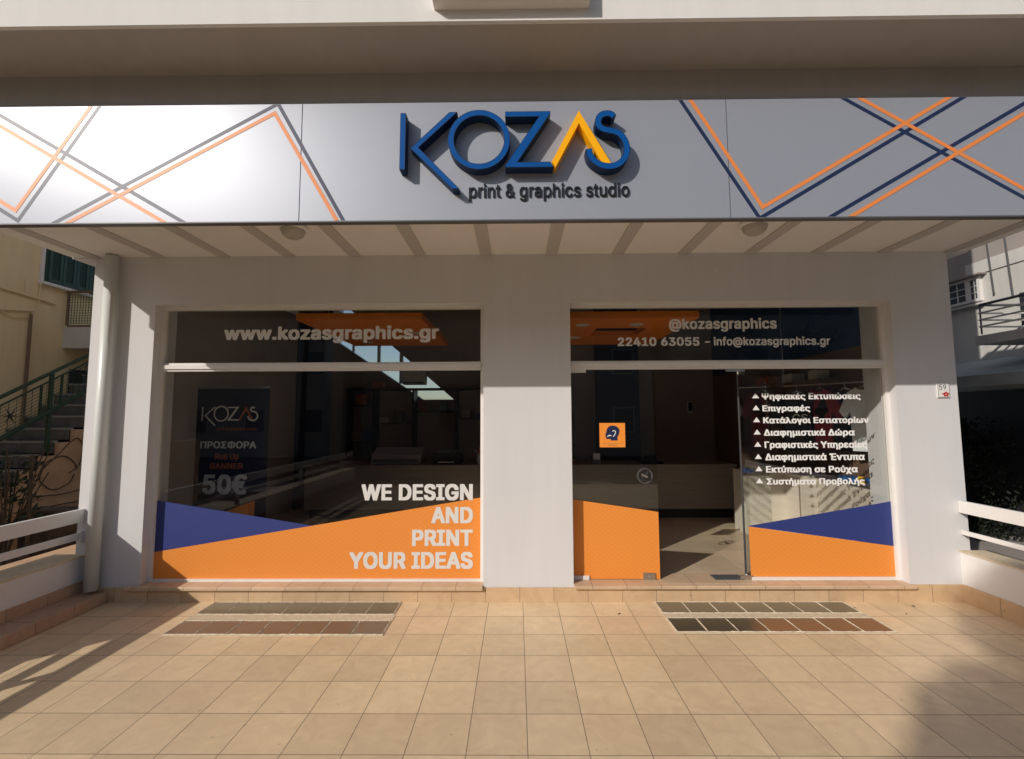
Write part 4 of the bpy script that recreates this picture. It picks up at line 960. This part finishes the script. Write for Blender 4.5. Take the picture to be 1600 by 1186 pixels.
leaves('foliage', 'leaf', [((-6.1, 1.0, 1.1), (0.30, 0.3, 0.3)), ((-6.0, 1.05, 0.7), (0.22, 0.25, 0.3)), ((-6.35, 1.0, 0.95), (0.22, 0.25, 0.25))], 420, 0.045, PS, seed=3)
sk = MB()
for k in range(14):
    a = random.uniform(0, 6.28); sk.path([(-6.05, 1.0, 0.0), (-6.05 + 0.12 * math.cos(a), 1.0 + 0.12 * math.sin(a), 0.6), (-6.05 + 0.35 * math.cos(a), 1.0 + 0.3 * math.sin(a), 1.05 + random.uniform(0, 0.35))], 0.008, 5)
part(sk, 'stem', 'bark', PS)
part(MB().tube((-5.78, 1.0, -0.05), (-5.86, 1.05, 1.30), 0.02, 8), 'stake', 'bark', PS)
PT = thing('plant', 'small dark rosette plant at the far left behind the railing', 'plant', (-4.62, -0.78, 0.3))
leaves('foliage', 'leaf2', [((-4.60, -0.72, 0.40), (0.12, 0.10, 0.08))], 160, 0.035, PS and PT, seed=5)
part(MB().lathe([(0, 0.20), (0.07, 0.20), (0.09, 0.34), (0, 0.34)], 16, (-4.60, -0.72, 0)), 'pot', 'brownstone', PT)
tag(MB().box(-5.12, -4.97, -2.48, -0.62, -0.41, 1.40).build('shade_blocker', 'peach', bevel=0.01), 'short tan wall block added outside the left railing to shade its gaps', 'wall')  # unseen blocker, added to keep sun out of the gaps between the rails

# ================================================================== RIGHT NEIGHBOUR
H = thing('white_house', 'pale grey house with white window and railed balcony right of the shop', 'house', (7.0, 2, -0.4))
X1 = 7.0
part(MB().box(X1, 13, -3, 4.6, -0.42, 3.86), 'wall', 'whouse', H)
part(MB().box(X1 - 0.02, 13, -3, 2.55, 3.861, 4.05), 'cornice', 'whouse', H)
part(MB().box(X1 + 0.5, 13, -3, 9, 4.051, 8.5), 'upper_storey', 'greyrender', H)
wn = part(MB().box(X1 - 0.05, X1 - 0.0005, 2.33, 2.37, 3.45, 3.83).box(X1 - 0.05, X1 - 0.0005, 2.86, 2.90, 3.45, 3.83).box(X1 - 0.05, X1 - 0.0005, 2.371, 2.859, 3.45, 3.49).box(X1 - 0.05, X1 - 0.0005, 2.371, 2.859, 3.79, 3.83)
          .box(X1 - 0.05, X1 - 0.0005, 2.49, 2.55, 3.491, 3.789), 'window', 'white', H, 'small white window with glazing bars')
part(MB().box(X1 - 0.02, X1 - 0.001, 2.371, 2.489, 3.4905, 3.7895).box(X1 - 0.02, X1 - 0.001, 2.551, 2.859, 3.4905, 3.7895), 'pane', 'winglass', wn)
gb = MB()
for y in (2.43, 2.70): gb.box(X1 - 0.03, X1 - 0.021, y - 0.006, y + 0.006, 3.4905, 3.7895)
for z in (3.59, 3.69): gb.box(X1 - 0.034, X1 - 0.0305, 2.371, 2.489, z - 0.006, z + 0.006).box(X1 - 0.034, X1 - 0.0305, 2.551, 2.859, z - 0.006, z + 0.006)
part(gb, 'glazing_bars', 'white', wn)
part(MB().box(X1 - 0.07, X1 - 0.0005, 2.93, 3.12, 3.42, 3.83), 'shutter', 'white', wn)
part(MB().box(X1 - 0.08, X1 - 0.0005, 2.28, 3.0, 3.39, 3.42), 'window_sill', 'whouse', wn)
part(MB().box(X1 - 0.12, X1 - 0.0005, 2.25, 3.15, 3.835, 3.858), 'lintel', 'greyrender', H)
bl = part(MB().box(X1 - 0.9, X1 - 0.001, -2.5, 1.60, 2.66, 2.78), 'balcony', 'whouse', H)
rl = MB(); xb = X1 - 0.86
lb = MB()
for i, z in enumerate((2.90, 2.99, 3.08)): lb.tube((xb - 0.02, -2.5, z), (xb - 0.02, 1.55, z), 0.012, 6).tube((xb - 0.02, 1.55, z), (X1, 1.55, z), 0.012, 6)
part(lb, 'lower_rails', 'whouse', bl)
rl.tube((xb, -2.5, 3.19), (xb, 1.55, 3.19), 0.018, 8).tube((xb, 1.55, 3.19), (X1, 1.55, 3.19), 0.018, 8)
for y in (1.55, 0.3, -0.9): rl.tube((xb, y, 2.80), (xb, y, 3.19), 0.010, 8)
part(rl, 'railing', 'railgrey', bl)
part(MB().box(X1 - 0.03, X1 - 0.0005, 1.35, 1.42, 2.81, 3.42).box(X1 - 0.03, X1 - 0.0005, 1.75, 1.82, 2.81, 3.42).box(X1 - 0.03, X1 - 0.0005, 1.421, 1.749, 3.35, 3.42), 'door_frame', 'dark', H)
part(MB().box(X1 - 0.015, X1 - 0.0004, 1.421, 1.749, 2.81, 3.349), 'balcony_door', 'greyrender', H)
wp = MB(); wp.path([(X1 - 0.03, 2.20, 4.4), (X1 - 0.03, 2.15, 3.5)], 0.014, 6); wp.path([(X1 - 0.03, 1.95, 4.4), (X1 - 0.03, 1.90, 3.4)], 0.014, 6)
part(wp, 'cable', 'railgrey', H)
part(MB().box(X1 - 0.02, X1 - 0.0003, -3, 4.5, -0.41, 2.10), 'shaded_shopfront', 'dark', H)  # black sheet stands in for shade over the ground floor
AW = thing('awning', 'pale canvas awning over the dark ground floor right of the shop', 'awning', (6.4, 1.5, 2.3))
part(MB().prism([(X1 - 0.001, 2.56), (X1 - 1.15, 2.24), (X1 - 1.15, 2.225), (X1 - 0.001, 2.545)], -2.5, 2.9, 'Y'), 'canvas', 'canvas', AW)
AW.children[0].data.transform(Matrix.Identity(4))
part(MB().box(X1 - 1.17, X1 - 1.151, -2.5, 2.9, 2.10, 2.245), 'valance', 'canvas', AW)
part(MB().tube((X1 - 1.1, 2.88, 2.23), (X1 - 0.01, 2.88, 2.5), 0.02, 8), 'arm', 'railgrey', AW)
HG = thing('hedge', 'tall shade-darkened hedge below the awning right of the shop', 'hedge', (6.4, 2, -0.4))
bx_ = []
rr = random.Random(11)
for i in range(44):
    bx_.append(((6.45 + rr.uniform(-0.25, 0.25), 1.9 + i * 0.03 + rr.uniform(-.2, .2), rr.uniform(-0.1, 1.55)), (0.30, 0.35, 0.32)))
leaves('foliage', 'leafshade', bx_, 16000, 0.032, HG, seed=9)
hs_ = MB()
for i in (1, 4, 7): hs_.path([(6.5, 1.2 + i * 0.27, -0.41), (6.5 + rr.uniform(-.1, .1), 1.25 + i * 0.27, 0.6), (6.5 + rr.uniform(-.2, .2), 1.3 + i * 0.27, 1.4)], 0.02, 6)
part(hs_, 'stem', 'dark', HG)
tag(MB().box(4.5, 6.9, -3, 4.0, -0.41, 0.06).build('paving_strip', 'greyrender'), 'grey paved strip between the right low wall and the hedge', 'paving')

# ================================================================== BEHIND THE CAMERA (seen in the glass, shades the terrace)
def far_building(x0, x1, y0, y1, h, label, m):
    t = thing('opposite_building', label, 'building', ((x0 + x1) / 2, y1, -0.3), 'buildings across the street')
    part(MB().box(x0, x1, y0, y1, -0.3, h), 'wall', m, t)
    n = int((x1 - x0) / 3)
    for i in range(n):
        for j in range(int(h / 3)):
            cx = x0 + (i + 0.5) * (x1 - x0) / n; z = 0.9 + j * 3
            wo = part(MB().box(cx - 0.55, cx + 0.55, y1, y1 + 0.04, z, z + 1.3), 'window', 'white', t)
            part(MB().box(cx - 0.48, cx + 0.48, y1 + 0.0405, y1 + 0.05, z + 0.07, z + 1.23), 'pane', 'winglass', wo)
far_building(-30, -9, -30, -19, 8.0, 'tan building across the street on the left', 'far')
far_building(-8, 7, -30, -19, 9.0, 'grey building straight across the street', 'greyrender')
far_building(8, 26, -30, -19, 7.6, 'pale building across the street on the right', 'far')
def tree(x, y, h, r, label, seed, n=2600):
    t = thing('street_tree', label, 'tree', (x, y, -0.2), 'trees along the street'); rnd = random.Random(seed)
    m = MB().tube((x, y, -0.2), (x + 0.1, y, h * 0.5), 0.13, 10, 0.09); bl = []
    for k in range(9):
        a = rnd.uniform(0, 6.28); e = Vector((x + r * 0.7 * math.cos(a), y + r * 0.7 * math.sin(a), h + rnd.uniform(-r, r) * 0.5))
        m.tube((x + 0.1, y, h * 0.5), e, 0.05, 6, 0.015); bl.append((tuple(e), (r * 0.45, r * 0.45, r * 0.38)))
    part(m, 'trunk', 'bark', t); leaves('crown', 'leaf2', bl, n, 0.07, t, seed=seed)
tree(-8.9, -14.3, 9.2, 1.35, 'tall street tree across the road behind the viewer', 21, 12000)
tree(9.5, -12.0, 4.8, 2.0, 'broad street tree across the road on the right', 22)
